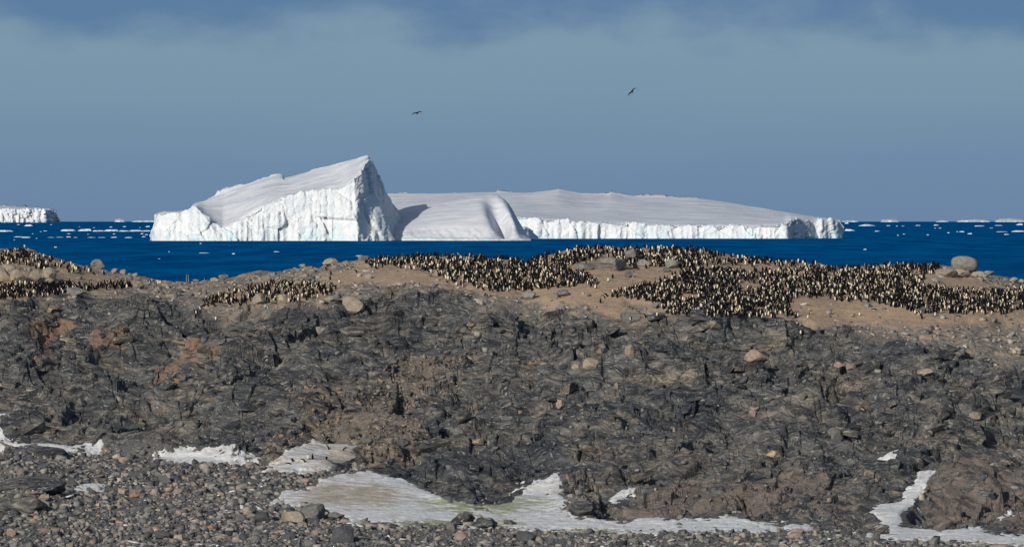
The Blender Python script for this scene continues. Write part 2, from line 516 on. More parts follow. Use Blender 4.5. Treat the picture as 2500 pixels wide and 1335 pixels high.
for i in range(len(uc)):
    s = np.linspace(0, cum[i, -1], NR)
    f = np.interp(s, cum[i], np.arange(len(Dg)))
    j = np.minimum(f.astype(np.int32), len(Dg) - 2); t = (f - j).astype(np.float32)
    D = Dg[j] * (1 - t) + Dg[j + 1] * t
    P[i, :, 0] = (uc[i] - 1250) / F * D
    P[i, :, 1] = D
    P[i, :, 2] = Zf[i, j] * (1 - t) + Zf[i, j + 1] * t
    VB[i] = Vb[i, j]; RK[i] = np.clip(rough[i, j] + rubble[i, j], 0, 1.3); SD[i] = sandm[i, j]; JT[i] = SLAB[i, j]; BE[i] = beach[i, j]
UR = np.repeat(uc[:, None], NR, 1)
gu = np.gradient(P, axis=0); gr = np.gradient(P, axis=1)
nrm = np.cross(gu, gr)
nrm /= np.linalg.norm(nrm, axis=2)[..., None] + 1e-9
x, y, z = P[..., 0], P[..., 1], P[..., 2]
# foliated rock: noise drawn out along gently dipping, folded layers
fold = .8 * gn3(x / 7, y / 7, z / 7, 61)
lay = z * .95 + x * .28 - y * .12 + fold
along = x * .95 - z * .28
d3 = .13 * gn3(along / 2.2, y / 1.8, lay / .55, 62) + .08 * gn3(along / 1.0, y / .8, lay / .28, 63) + .045 * gn3(x / .4, y / .4, z / .33, 64)
big3 = .16 * gn3(x / 2.6, y / 2.6, z / 2.2, 65)
P += nrm * ((d3 * (.45 + .55 * JT) + big3) * np.clip(RK, 0, 1))[..., None]
print('surface done')


# ------------------------------------------------------------------ materials
def new_mat(name):
    m = bpy.data.materials.new(name)
    m.use_nodes = True
    t = m.node_tree
    b = t.nodes['Principled BSDF']
    return m, t, b


def set_in(b, **kw):
    for k, v in kw.items():
        k = {'spec': 'Specular IOR Level', 'rough': 'Roughness', 'base': 'Base Color'}.get(k, k)
        b.inputs[k].default_value = (v[0], v[1], v[2], 1) if isinstance(v, tuple) else v


def noise_t(t, vec, scale, detail=4, rough=.55, dist=0.0):
    n = t.nodes.new('ShaderNodeTexNoise')
    n.inputs['Scale'].default_value = scale
    n.inputs['Detail'].default_value = detail
    n.inputs['Roughness'].default_value = rough
    n.inputs['Distortion'].default_value = dist
    if vec is not None:
        t.links.new(vec, n.inputs['Vector'])
    return n.outputs['Fac']


def attr_t(t, name, color=False):
    a = t.nodes.new('ShaderNodeAttribute')
    a.attribute_name = name
    return a.outputs['Color' if color else 'Fac']


def mapping_t(t, vec, scale=(1, 1, 1), rot=(0, 0, 0)):
    m = t.nodes.new('ShaderNodeMapping')
    m.inputs['Scale'].default_value = scale
    m.inputs['Rotation'].default_value = rot
    t.links.new(vec, m.inputs['Vector'])
    return m.outputs[0]


def thresh(t, val, a, b):
    m = t.nodes.new('ShaderNodeMapRange')
    m.interpolation_type = 'SMOOTHSTEP'
    m.inputs['From Min'].default_value = a
    m.inputs['From Max'].default_value = b
    t.links.new(val, m.inputs['Value'])
    return m.outputs[0]


def bump_t(t, b, h, strength, dist):
    n = t.nodes.new('ShaderNodeBump')
    n.inputs['Strength'].default_value = strength
    n.inputs['Distance'].default_value = dist
    t.links.new(h, n.inputs['Height'])
    t.links.new(n.outputs[0], b.inputs['Normal'])
    return n


def rock_color(t, pos):
    """dark banded gneiss: grey ground mass, pale and dark folded bands, thin quartz veins, fine grain"""
    fold = t.nodes.new('ShaderNodeTexNoise')
    fold.inputs['Scale'].default_value = .22
    fold.inputs['Detail'].default_value = 3
    t.links.new(pos, fold.inputs['Vector'])
    sh = t.nodes.new('ShaderNodeVectorMath'); sh.operation = 'MULTIPLY_ADD'
    t.links.new(fold.outputs['Color'], sh.inputs[0])
    sh.inputs[1].default_value = (3.0, 3.0, 4.0)
    t.links.new(pos, sh.inputs[2])
    fp = sh.outputs[0]
    lay = mapping_t(t, fp, (.45, .45, 1.9), (.15, -.30, 0))
    thin = mapping_t(t, fp, (.55, .55, 4.2), (-.1, -.45, 0))
    big = noise_t(t, pos, .14, 4, .6)
    bands = noise_t(t, lay, .9, 6, .66, .5)
    fine = noise_t(t, thin, 1.9, 5, .68, .6)
    grain = noise_t(t, pos, 6.5, 4, .75)
    base = ramp(t, [(.32, (.015, .017, .021)), (.45, (.046, .048, .051)), (.55, (.096, .094, .090)), (.67, (.19, .178, .158))])
    t.links.new(bands, base.inputs[0])
    tone = ramp(t, [(.34, (.42, .47, .56)), (.45, (.80, .83, .86)), (.56, (.98, .95, .90)), (.68, (1.42, 1.25, 1.03))])
    t.links.new(big, tone.inputs[0])
    c = mix_n(t, 1.0, base.outputs[0], tone.outputs[0], 'MULTIPLY')
    c = mix_n(t, math_n(t, 'MULTIPLY', thresh(t, fine, .56, .64), .8), c, (.31, .295, .26))
    c = mix_n(t, math_n(t, 'MULTIPLY', thresh(t, fine, .43, .33), .6), c, (.026, .028, .034))
    # ochre and rusty weathering in patches
    och = thresh(t, math_n(t, 'ADD', noise_t(t, pos, .30, 5, .65, .4), math_n(t, 'MULTIPLY', math_n(t, 'SUBTRACT', bands, .5), .35)), .575, .70)
    c = mix_n(t, math_n(t, 'MULTIPLY', och, .36), c, mix_n(t, grain, (.105, .078, .055), (.185, .15, .112)))
    gr = ramp(t, [(.3, .62), (.7, 1.4)])
    t.links.new(grain, gr.inputs[0])
    c = mix_n(t, 1.0, c, gr.outputs[0], 'MULTIPLY')
    return c, bands, fine, grain, big


def mat_ground():
    m, t, b = new_mat('gneiss_sand_and_shingle')
    geo = t.nodes.new('ShaderNodeNewGeometry')
    pos = geo.outputs['Position']
    c, bands, fine, grain, big = rock_color(t, pos)
    med = noise_t(t, pos, .7, 5, .6)
    n2 = noise_t(t, pos, 2.6, 5, .65)
    # stains belonging to the rock
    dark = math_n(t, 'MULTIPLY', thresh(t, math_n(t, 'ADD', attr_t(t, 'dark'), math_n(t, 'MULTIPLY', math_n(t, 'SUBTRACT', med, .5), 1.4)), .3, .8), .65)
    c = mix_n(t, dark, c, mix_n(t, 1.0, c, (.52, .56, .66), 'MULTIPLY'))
    rust = thresh(t, math_n(t, 'ADD', attr_t(t, 'rust'), math_n(t, 'ADD', math_n(t, 'MULTIPLY', math_n(t, 'SUBTRACT', med, .5), 2.4), math_n(t, 'MULTIPLY', math_n(t, 'SUBTRACT', bands, .5), 1.6))), .6, 1.1)
    c = mix_n(t, math_n(t, 'MULTIPLY', rust, .85), c, mix_n(t, n2, (.23, .125, .072), (.185, .135, .10)))
    gul = thresh(t, math_n(t, 'ADD', attr_t(t, 'gully'), math_n(t, 'ADD', math_n(t, 'MULTIPLY', math_n(t, 'SUBTRACT', med, .5), 2.4), math_n(t, 'MULTIPLY', math_n(t, 'SUBTRACT', bands, .5), 1.6))), .5, 1.1)
    c = mix_n(t, math_n(t, 'MULTIPLY', gul, .66), c, mix_n(t, thresh(t, fine, .35, .65), mix_n(t, n2, (.075, .062, .05), (.13, .104, .08)), (.215, .18, .142)))
    pink = thresh(t, math_n(t, 'ADD', attr_t(t, 'pink'), math_n(t, 'ADD', math_n(t, 'MULTIPLY', math_n(t, 'SUBTRACT', med, .5), 2.4), math_n(t, 'MULTIPLY', math_n(t, 'SUBTRACT', bands, .5), 1.6))), .5, 1.1)
    c = mix_n(t, math_n(t, 'MULTIPLY', pink, .65), c, mix_n(t, n2, (.09, .078, .066), (.19, .145, .12)))
    # scattered tan lenses in the rock
    lens = thresh(t, noise_t(t, pos, .42, 4, .6, .6), .64, .72)
    c = mix_n(t, math_n(t, 'MULTIPLY', lens, .55), c, (.20, .165, .125))
    # sand and guano ground of the colony
    sandc = mix_n(t, n2, (.31, .212, .134), (.40, .285, .187))
    sandc = mix_n(t, thresh(t, med, .5, .68), sandc, (.25, .195, .15))
    sandc = mix_n(t, math_n(t, 'MULTIPLY', thresh(t, noise_t(t, pos, 1.7, 5, .7), .56, .68), .7), sandc, (.22, .18, .14))
    sandc = mix_n(t, math_n(t, 'MULTIPLY', thresh(t, noise_t(t, mapping_t(t, pos, (1, .5, 1)), 3.3, 4, .7), .62, .70), .6), sandc, (.46, .38, .29))
    up = mix_n(t, thresh(t, med, .40, .62), (.13, .122, .112), (.27, .21, .155))
    up = mix_n(t, math_n(t, 'MULTIPLY', thresh(t, fine, .55, .65), .5), up, (.31, .27, .22))
    c = mix_n(t, attr_t(t, 'upper'), c, up)
    c = mix_n(t, attr_t(t, 'sand'), c, sandc)
    # fine shingle between the beach stones
    sh = ramp(t, [(.3, (.06, .058, .056)), (.5, (.125, .118, .107)), (.62, (.175, .162, .142)), (.75, (.23, .21, .18))])
    t.links.new(noise_t(t, pos, 5.5, 6, .8), sh.inputs[0])
    c = mix_n(t, attr_t(t, 'beach'), c, sh.outputs[0])
    t.links.new(c, b.inputs['Base Color'])
    set_in(b, rough=.85, spec=.25)
    hgt = math_n(t, 'ADD', math_n(t, 'MULTIPLY', fine, .7), math_n(t, 'ADD', math_n(t, 'MULTIPLY', grain, .45), bands))
    bump_t(t, b, hgt, .9, .16)
    return m


def mat_stone(name, cols, use_attr=False, scale=3.0):
    m, t, b = new_mat(name)
    geo = t.nodes.new('ShaderNodeNewGeometry')
    pos = geo.outputs['Position']
    n1 = noise_t(t, pos, scale, 5, .65, .5)
    n2 = noise_t(t, mapping_t(t, pos, (1, 1, 2.5), (.3, .5, 0)), scale * 1.7, 4, .6, 1.0)
    if use_attr:
        c = attr_t(t, 'tint', True)
    else:
        oi = t.nodes.new('ShaderNodeObjectInfo')
        r = ramp(t, [(i / max(len(cols) - 1, 1), c_) for i, c_ in enumerate(cols)])
        t.links.new(oi.outputs['Random'], r.inputs[0])
        c = r.outputs[0]
    v = ramp(t, [(.3, .62), (.5, 1.0), (.72, 1.35)])
    t.links.new(n1, v.inputs[0])
    c = mix_n(t, 1.0, c, v.outputs[0], 'MULTIPLY')
    c = mix_n(t, math_n(t, 'MULTIPLY', thresh(t, n2, .60, .70), .35), c, (.24, .21, .17))
    t.links.new(c, b.inputs['Base Color'])
    set_in(b, rough=.82, spec=.25)
    bump_t(t, b, n1, .6, .08)
    return m


def mat_rockblock():
    m, t, b = new_mat('gneiss')
    geo = t.nodes.new('ShaderNodeNewGeometry')
    c, bands, fine, grain, big = rock_color(t, geo.outputs['Position'])
    oi = t.nodes.new('ShaderNodeObjectInfo')
    r = ramp(t, [(0, (.7, .72, .8)), (.6, (1, 1, 1)), (.85, (1.4, 1.3, 1.1)), (1, (2.0, 1.6, 1.25))])
    t.links.new(oi.outputs['Random'], r.inputs[0])
    c = mix_n(t, 1.0, c, r.outputs[0], 'MULTIPLY')
    t.links.new(c, b.inputs['Base Color'])
    set_in(b, rough=.85, spec=.25)
    bump_t(t, b, math_n(t, 'ADD', fine, bands), .8, .14)
    return m


def mat_snow():
    m, t, b = new_mat('old_snow')
    geo = t.nodes.new('ShaderNodeNewGeometry')
    pos = geo.outputs['Position']
    n1 = noise_t(t, mapping_t(t, pos, (.5, 1, 1), (0, 0, .5)), 1.2, 6, .65, .6)
    n2 = noise_t(t, mapping_t(t, pos, (.28, .8, .8), (0, 0, .45)), 1.3, 6, .68, .7)
    c = mix_n(t, thresh(t, n1, .35, .7), (.50, .50, .495), (.70, .70, .69))
    c = mix_n(t, math_n(t, 'MULTIPLY', thresh(t, noise_t(t, mapping_t(t, pos, (.5, 1, 1), (0, 0, .5)), .6, 6, .75, .5), .47, .66), .6), c, (.37, .335, .275))
    br = thresh(t, math_n(t, 'ADD', n2, math_n(t, 'MULTIPLY', attr_t(t, 'brown'), .36)), .64, .76)
    c = mix_n(t, math_n(t, 'MULTIPLY', br, .75), c, mix_n(t, thresh(t, n1, .4, .6), (.26, .19, .115), (.44, .37, .27)))
    al = thresh(t, math_n(t, 'ADD', noise_t(t, mapping_t(t, pos, (.4, 1, 1), (0, 0, .5)), 1.1, 5, .65, .5), math_n(t, 'MULTIPLY', attr_t(t, 'algae'), .40)), .66, .80)
    c = mix_n(t, math_n(t, 'MULTIPLY', al, .75), c, (.20, .22, .06))
    t.links.new(c, b.inputs['Base Color'])
    set_in(b, rough=.75, spec=.3)
    bump_t(t, b, math_n(t, 'ADD', n1, noise_t(t, pos, 3.5, 4, .7)), .7, .16)
    return m


def mat_ice():
    """snow on top, its colour greyed to carry the grazing light, firn and glacier ice on the broken faces: told apart by a 'face' attribute of the berg itself"""
    m, t, b = new_mat('glacier_ice')
    tc = t.nodes.new('ShaderNodeTexCoord')
    pos = tc.outputs['Object']
    n1 = noise_t(t, pos, .035, 6, .6, .5)
    n2 = noise_t(t, mapping_t(t, pos, (1, 1, .35)), .11, 5, .65, .4)
    face = attr_t(t, 'face')
    low = attr_t(t, 'low')
    cf = mix_n(t, thresh(t, n2, .35, .65), (.53, .575, .59), (.645, .655, .65))
    blue = thresh(t, math_n(t, 'ADD', n1, math_n(t, 'MULTIPLY', low, .16)), .60, .72)
    cf = mix_n(t, math_n(t, 'MULTIPLY', blue, .6), cf, (.45, .60, .63))
    ct = mix_n(t, thresh(t, noise_t(t, mapping_t(t, pos, (.22, 1, 1), (0, 0, .25)), .045, 6, .68, .6), .32, .68), (.43, .455, .50), (.62, .63, .65))  # top snow greyer than the cliffs: dimmer grazing light put into its colour
    ct = mix_n(t, math_n(t, 'MULTIPLY', thresh(t, noise_t(t, mapping_t(t, pos, (.12, .6, 1), (0, 0, .12)), .16, 5, .7, .8), .60, .70), .55), ct, (.72, .73, .74))
    c = mix_n(t, face, ct, cf)
    t.links.new(c, b.inputs['Base Color'])
    set_in(b, rough=.7, spec=.25)
    h = math_n(t, 'MULTIPLY', math_n(t, 'ADD', n2, noise_t(t, pos, .25, 5, .7)), math_n(t, 'ADD', math_n(t, 'MULTIPLY', face, .9), .1))
    bump_t(t, b, h, .32, 3.0)
    return m


def mat_sea():
    m, t, b = new_mat('sea_water')
    geo = t.nodes.new('ShaderNodeNewGeometry')
    pos = geo.outputs['Position']
    n1 = noise_t(t, mapping_t(t, pos, (1 / 60., 1 / 700., 1)), 1.0, 5, .65)
    n2 = noise_t(t, mapping_t(t, pos, (1 / 900., 1 / 4000., 1)), 1.0, 4, .6)
    c = mix_n(t, thresh(t, n1, .33, .68), (.0006, .050, .165), (.001, .100, .265))
    c = mix_n(t, math_n(t, 'MULTIPLY', thresh(t, n2, .4, .65), .4), c, (.0008, .060, .18))
    t.links.new(c, b.inputs['Base Color'])
    set_in(b, rough=.6, spec=.0)
    bump_t(t, b, noise_t(t, mapping_t(t, pos, (1 / 25., 1 / 60., 1)), 1.0, 4, .6), .35, 6.0)
    return m


def mat_plain(name, col, rough=.6, spec=.3, var=0.0, scale=8):
    m, t, b = new_mat(name)
    if var:
        tc = t.nodes.new('ShaderNodeTexCoord')
        n = noise_t(t, tc.outputs['Object'], scale, 4, .6)
        lo = tuple(c * (1 - var) for c in col); hi = tuple(min(c * (1 + var), 1) for c in col)
        c = mix_n(t, n, lo, hi)
        t.links.new(c, b.inputs['Base Color'])
    else:
        set_in(b, base=col)
    set_in(b, rough=rough, spec=spec)
    return m


M_GROUND = mat_ground(); M_BLOCK = mat_rockblock(); M_SNOW = mat_snow(); M_ICE = mat_ice(); M_SEA = mat_sea()
M_STONE = {
    'dark grey': mat_stone('dark_stone', [(.045, .048, .054), (.075, .075, .078)]),
    'grey': mat_stone('grey_stone', [(.10, .098, .092), (.14, .132, .12)]),
    'tan': mat_stone('tan_stone', [(.19, .16, .125), (.255, .212, .163)]),
    'pinkish': mat_stone('pink_stone', [(.21, .16, .13), (.25, .185, .15)]),
    'rusty': mat_stone('rusty_stone', [(.22, .14, .09), (.26, .15, .085)]),
    'sandy': mat_stone('sandy_boulder', [(.215, .178, .138), (.265, .218, .166)], scale=1.6),
    'gneiss': M_BLOCK,
    'stone grey': mat_stone('pale_grey_boulder', [(.15, .142, .13), (.19, .177, .158)], scale=1.6),
}
M_SHINGLE = mat_stone('mixed_shingle', [], True)

# ------------------------------------------------------------------ sea
n = 256
ring = np.array([(math.cos(2 * math.pi * i / n), math.sin(2 * math.pi * i / n)) for i in range(n)])
R_SEA = 44400.0
rad = [0, 400, 1200, 3000, 8000, 20000, R_SEA]
V = [(0, 0, 0)]
for r in rad[1:]:
    V += [(r * a, r * b_, 0) for a, b_ in ring]
bm = bmesh.new()
bv = [bm.verts.new(v) for v in V]
for i in range(n):
    bm.faces.new((bv[0], bv[1 + i], bv[1 + (i + 1) % n]))
for k in range(len(rad) - 2):
    for i in range(n):
        a = 1 + k * n
        bm.faces.new((bv[a + i], bv[a + n + i], bv[a + n + (i + 1) % n], bv[a + (i + 1) % n]))
me = bpy.data.meshes.new('sea'); bm.to_mesh(me); bm.free()
tag(link('sea', me, mat=M_SEA), 'deep blue open sea behind the rocky island', kind='structure')

# ------------------------------------------------------------------ land meshes
nc = len(uc)
idx = np.arange(nc * NR).reshape(nc, NR)
Q = np.stack([idx[:-1, :-1], idx[1:, :-1], idx[1:, 1:], idx[:-1, 1:]], -1)
so = sample(m_rust, UR, VB); gl = sample(m_gully, UR, VB); pk = sample(m_pink, UR, VB); dk = sample(m_dark, UR, VB)
rtr = np.interp(UR, ROCKTOP[:, 0], ROCKTOP[:, 1]); enr = 14 * gn2(P[..., 0] / 5., P[..., 1] / 9., 5)
upp = sstep(14, -10, VB + enr - rtr)
A = {'rust': sstep(-20, 16, so), 'gully': sstep(-40, 30, gl), 'pink': sstep(-50, 40, pk), 'dark': sstep(-40, 30, dk), 'sand': SD * upp, 'upper': upp, 'beach': BE}
fu = (upp[:-1, :-1] > .5); fb = (BE[:-1, :-1] > .5)
zone = np.where(fb, 2, np.where(fu, 1, 0))
land = {}
for k, (nm, lab) in enumerate([('rock_slope', 'dark grey fractured bedrock slope below the penguin colony'), ('colony_ground', 'tan guano stained ground along the island ridge'), ('stony_beach', 'grey stony beach along the foot of the dark rock slope')]):
    q = Q[zone == k]
    used = np.unique(q)
    rem = np.full(nc * NR, -1, np.int64); rem[used] = np.arange(len(used))
    me = mesh_np(nm, P.reshape(-1, 3)[used], rem[q], k != 0, {a: ('FLOAT', v.reshape(-1)[used]) for a, v in A.items()})
    land[nm] = tag(link(nm, me, mat=M_GROUND), lab, kind='structure')
print('land', len(Q))

# ------------------------------------------------------------------ snow patches
SNOW_LABEL = {'apron': 'broad dirty snow field with green algae between beach and dark rocks', 'tongue': 'sloping snow patch where a few penguins stand', 'strip': 'long snow strip at the left foot of the dark rocks',
              'bank': 'thin snow bank between rocks and stones left of the sloping snow patch', 'scrap': 'small snow scrap among the beach stones', 'channel': 'forked snow channel between rocks at lower right', 'sliver': 'small snow sliver on dark rock above the forked channel',
              'fleck': 'small slanting snow fleck right of the sliver on dark rock', 'ledge': 'short snow ledge among brown rocks right of the forked channel', 'pocket': 'snow pocket beside a dark rock above the snow field', 'nook': 'tiny snow nook at the far left among dark rocks',
              'streak': 'tiny slanting snow streak on dark rock at left', 'crevice': 'tiny snow wedge in a crevice below a dark block', 'wedge': 'tiny upright snow wedge against rock above the thin snow bank'}
for key, poly in SNOW.items():
    pu = np.array(poly, float)
    u0, u1 = pu[:, 0].min() - 14, pu[:, 0].max() + 14
    v0, v1 = pu[:, 1].min() - 12, pu[:, 1].max() + 12
    ug = np.arange(u0, u1, 2.5)
    im = int(np.clip(np.searchsorted(uc, (u0 + u1) / 2), 0, len(uc) - 1))
    Dr = [np.interp(-vv, -Vb[im, :-200], Dg[:-200]) for vv in (v1, v0)]
    dg = np.arange(min(Dr) - 4, max(Dr) + 5, .18 if max(Dr) - min(Dr) < 12 else .3)
    su, sd = np.meshgrid(ug, dg, indexing='ij')
    vb = base_v(su, sd); xx = (su - 1250) / F * sd
    s = poly_sdf(su, vb, poly)
    big = key in ('apron', 'tongue', 'channel')
    s = s + (7 if big else 3.5) * gn2(xx / .9, sd / 1.6, 91) + (11 if big else 3) * gn2(xx / 3.2, sd / 5., 92) + (3 if big else 1.5) * gn2(xx / .35, sd / .7, 95) - (0 if key == 'tongue' else 3.5 if big else 1)
    ii = np.clip(np.searchsorted(uc, su), 0, len(uc) - 1); jj = np.clip(np.searchsorted(Dg, sd), 0, len(Dg) - 1)
    off = np.clip(s * .03, -.6, .10) + .09 * gn2(xx / 2.2, sd / 1.4, 93) + .035 * gn2(xx / .6, sd / .5, 94)
    # lies on whichever is higher near its middle: smooth ground or a low-passed version of the real relief
    zs = np.maximum(Zs[ii, jj], 0) if big else None
    if zs is None:
        loc = np.mean([Zf[np.clip(ii + a, 0, nc - 1), np.clip(jj + b_, 0, len(Dg) - 1)] for a in (-6, 0, 6) for b_ in (-6, 0, 6)], axis=0)
        zs = loc + .1
    else:
        loc = np.mean([Zf[np.clip(ii + a, 0, nc - 1), np.clip(jj + b_, 0, len(Dg) - 1)] for a in (-8, 0, 8) for b_ in (-10, 0, 10)], axis=0)
        zs = loc + (.22 if key == 'tongue' else .05)
    zz = zs + off
    keep = (s > -9)
    kf = keep[:-1, :-1] | keep[1:, 1:]
    id_ = np.arange(su.size).reshape(su.shape)
    q = np.stack([id_[:-1, :-1], id_[1:, :-1], id_[1:, 1:], id_[:-1, 1:]], -1)[kf]
    used = np.unique(q); rem = np.full(su.size, -1); rem[used] = np.arange(len(used))
    br = np.exp(-((su - 860) / 130) ** 2 - ((vb - 1210) / 30) ** 2) + np.exp(-((su - 870) / 60) ** 2 - ((vb - 1115) / 22) ** 2) + .6 * np.exp(-((su - 1400) / 90) ** 2 - ((vb - 1205) / 20) ** 2) + .5 * (key == 'tongue') + .20 * (key == 'apron') * sstep(1150, 900, su)
    al = np.exp(-((su - 1100) / 170) ** 2 - ((vb - 1280) / 7) ** 2) + .75 * np.exp(-((su - 1180) / 160) ** 2 - ((vb - 1235) / 25) ** 2) + .8 * np.exp(-((su - 1450) / 90) ** 2 - ((vb - 1298) / 6) ** 2) + np.exp(-((su - 2400) / 80) ** 2 - ((vb - 1335) / 9) ** 2)
    al = al + .14 * (key == 'apron') * sstep(800, 950, su)
    me = mesh_np('snow_patch', np.stack([xx, sd, zz], -1).reshape(-1, 3)[used], rem[q], True, {'brown': ('FLOAT', br.ravel()[used]), 'algae': ('FLOAT', al.ravel()[used])})
    tag(link('snow_patch', me, mat=M_SNOW), SNOW_LABEL[key], kind='structure')


# ------------------------------------------------------------------ icebergs
def waterline_D(v):
    return H * F / (v - V0)


def iceberg(name, label, vw, tab, amp=5.0, seed=1, cliff=14., ustep=1.6, back_drop=25., top_amp=1.0, apron=None, depth=1.0, fsm=14, rib=1.0, convex=0.0, nrow=150, group=None, extra=None):
    """tab rows: (u, front offset m, v of the front edge, v of the back silhouette, back offset m)"""
    D0 = waterline_D(vw)
    T = np.array(tab, float)
    us = np.arange(T[0, 0], T[-1, 0] + .01, ustep)
    f_off, vfr, vbk, b_off = [np.interp(us, T[:, 0], T[:, k]) for k in (1, 2, 3, 4)]
    px = D0 / F
    xs = (us - 1250) * px

    def smooth(a, w):
        w = max(3, int(w / ustep)) | 1
        k = np.hanning(w + 2)[1:-1]; k /= k.sum()
        return np.convolve(np.pad(a, w // 2, mode='edge'), k, 'valid')
    b_off = f_off + (b_off - f_off) * depth
    f_off = smooth(f_off, fsm); vfr = smooth(vfr, fsm); b_off = smooth(b_off, 14)
    vbs = smooth(vbk, 60)
    jag = gn2(xs / 22., xs * 0 + seed, seed) * 7 + gn2(xs / 7., xs * 0 + seed, seed + 1) * 3
    Df = D0 + f_off
    Db = D0 + b_off
    zf = np.maximum(H - (vfr - V0) / F * (Df + cliff), 0.5)
    zb = np.maximum(H - (vbk - V0) / F * Db, 0.5)
    zbs = np.maximum(H - (vbs - V0) / F * Db, 0.5)
    zf = np.minimum(zf, zb + 2)
    # profile parameter: cliff rows, top rows, back rows
    n1, n2, n3 = int(nrow * .45), int(nrow * .42), int(nrow * .13)
    rows = []
    face = []
    for t in np.linspace(0, 1, n1, endpoint=False):
        lean = cliff * (t ** 1.3)
        ap = 0 if apron is None else apron[2] * np.exp(-((us - apron[0]) / apron[1]) ** 2) * max(0, 1 - t / .75) ** 1.4
        rows.append((Df - 1 + lean - ap + jag * rib * (1 - t ** 4), -3 + (zf + 3) * t)); face.append(1.0)
    for t in np.linspace(0, 1, n2, endpoint=False):
        wb = sstep(.72, 1.0, np.array(t))
        zt = zf + (zbs * (1 - wb) + zb * wb - zf) * (t + convex * t * (1 - t))
        rows.append((Df + cliff + (Db - Df - cliff) * t, zt)); face.append(1.0 if t < .015 else 0.0)
    for t in np.linspace(0, 1, n3):
        rows.append((Db + back_drop * t, zb + (-3 - zb) * t)); face.append(1.0)
    Y = np.stack([r[0] for r in rows], 1); Z = np.stack([r[1] for r in rows], 1)
    X = np.repeat(xs[:, None], Y.shape[1], 1)
    X = X * (Y / D0)                       # keep to the line of sight surveyed in the photograph
    fc = np.repeat(np.array(face)[None], len(us), 0)
    Pn = np.stack([X, Y, Z], -1)
    gu = np.gradient(Pn, axis=0); gr = np.gradient(Pn, axis=1)
    nr = np.cross(gu, gr); nr /= np.linalg.norm(nr, axis=2)[..., None] + 1e-9
    s = seed * 31.7
    # vertical flutes and broken ledges on the faces, wind crust on top
    wq = 9 * gn3(X / 30, Y / 30, Z / 30 + s, seed + 6)
    fl = gn3((X + wq) / 28 + s, Y / 30, (Z + wq) / 30, seed) * .55 + gn3((X + wq) / 9 + s, Y / 14, Z / 20, seed + 1) * .22 + gn3(X / 3.2, Y / 5, Z / 5 + s, seed + 2) * .16 - np.abs(gn3((X + wq) / 20, Y / 20, (Z - .5 * X) / 14 + s, seed + 3)) * .5
    side = X + .8 * (Y - D0) + wq * .8
    for sx_, sz_, am in ((46., 70., 1.0), (18., 30., .22), (6., 9., .06)):      # fracture facets
        F1, F2, hb, dx, dy = voro((side + .3 * Z) / sx_ + s, (Z - .35 * side) / sz_ + seed, 400 + seed, .9)
        fl = fl + am * ((r01(hb, 1) - .5) * 1.6 + dx * (r01(hb, 2) - .5) * 3.4 + dy * (r01(hb, 3) - .5) * 2.6 - .15 * (1 - sstep(0, .14, F2 - F1)))
    tp = gn3(X / 60 + s, Y / 40, Z * 0, seed + 4) + .35 * gn3(X / 18, Y / 10, Z * 0 + s, seed + 5)
    edge = np.clip(zf / 12, 0, 1)[:, None]
    Pn += nr * (fl * amp * fc * edge)[..., None]
    Pn[..., 2] += tp * top_amp * (1 - fc) * edge
    # ragged lip
    k0 = n1
    lip = gn2(X[:, 0] / 9, X[:, 0] * 0 + s, seed + 7) * 2.2 + gn2(X[:, 0] / 3.5, X[:, 0] * 0 + s, seed + 8) * 1.1
    for d, w in ((-2, .5), (-1, .8), (0, 1.0), (1, .8), (2, .4)):
        Pn[:, k0 + d, 2] += lip * w * np.clip(zf / 30, 0, 1)
    if extra is not None:
        extra(Pn, us, n1, n2)
    low = np.clip(1 - Pn[..., 2] / 22, 0, 1)
    nu, nv = Pn.shape[:2]
    id_ = np.arange(nu * nv).reshape(nu, nv)
    q = np.stack([id_[:-1, :-1], id_[1:, :-1], id_[1:, 1:], id_[:-1, 1:]], -1).reshape(-1, 4)
    org = np.array([xs.mean(), D0, 0])
    # close the two ends
    Vv = (Pn - org).reshape(-1, 3)
    ends = []
    for col in (0, nu - 1):
        cpt = len(Vv); Vv = np.vstack([Vv, Vv[id_[col]].mean(0)[None]])
        for j in range(nv - 1):
            a, b_ = id_[col, j], id_[col, j + 1]
            ends.append((a, b_, cpt, cpt) if col == 0 else (b_, a, cpt, cpt))
    tri = np.array([e[:3] for e in ends])
    q3 = np.vstack([q[:, [0, 1, 2]], q[:, [0, 2, 3]], tri])
    fcv = np.concatenate([fc.ravel(), [1, 1]]); lov = np.concatenate([low.ravel(), [0, 0]])
    me = mesh_np(name, Vv, q3, True, {'face': ('FLOAT', fcv), 'low': ('FLOAT', lov)})
    o = link(name, me, mat=M_ICE)
    o.location = org
    return tag(o, label, 'iceberg', group)


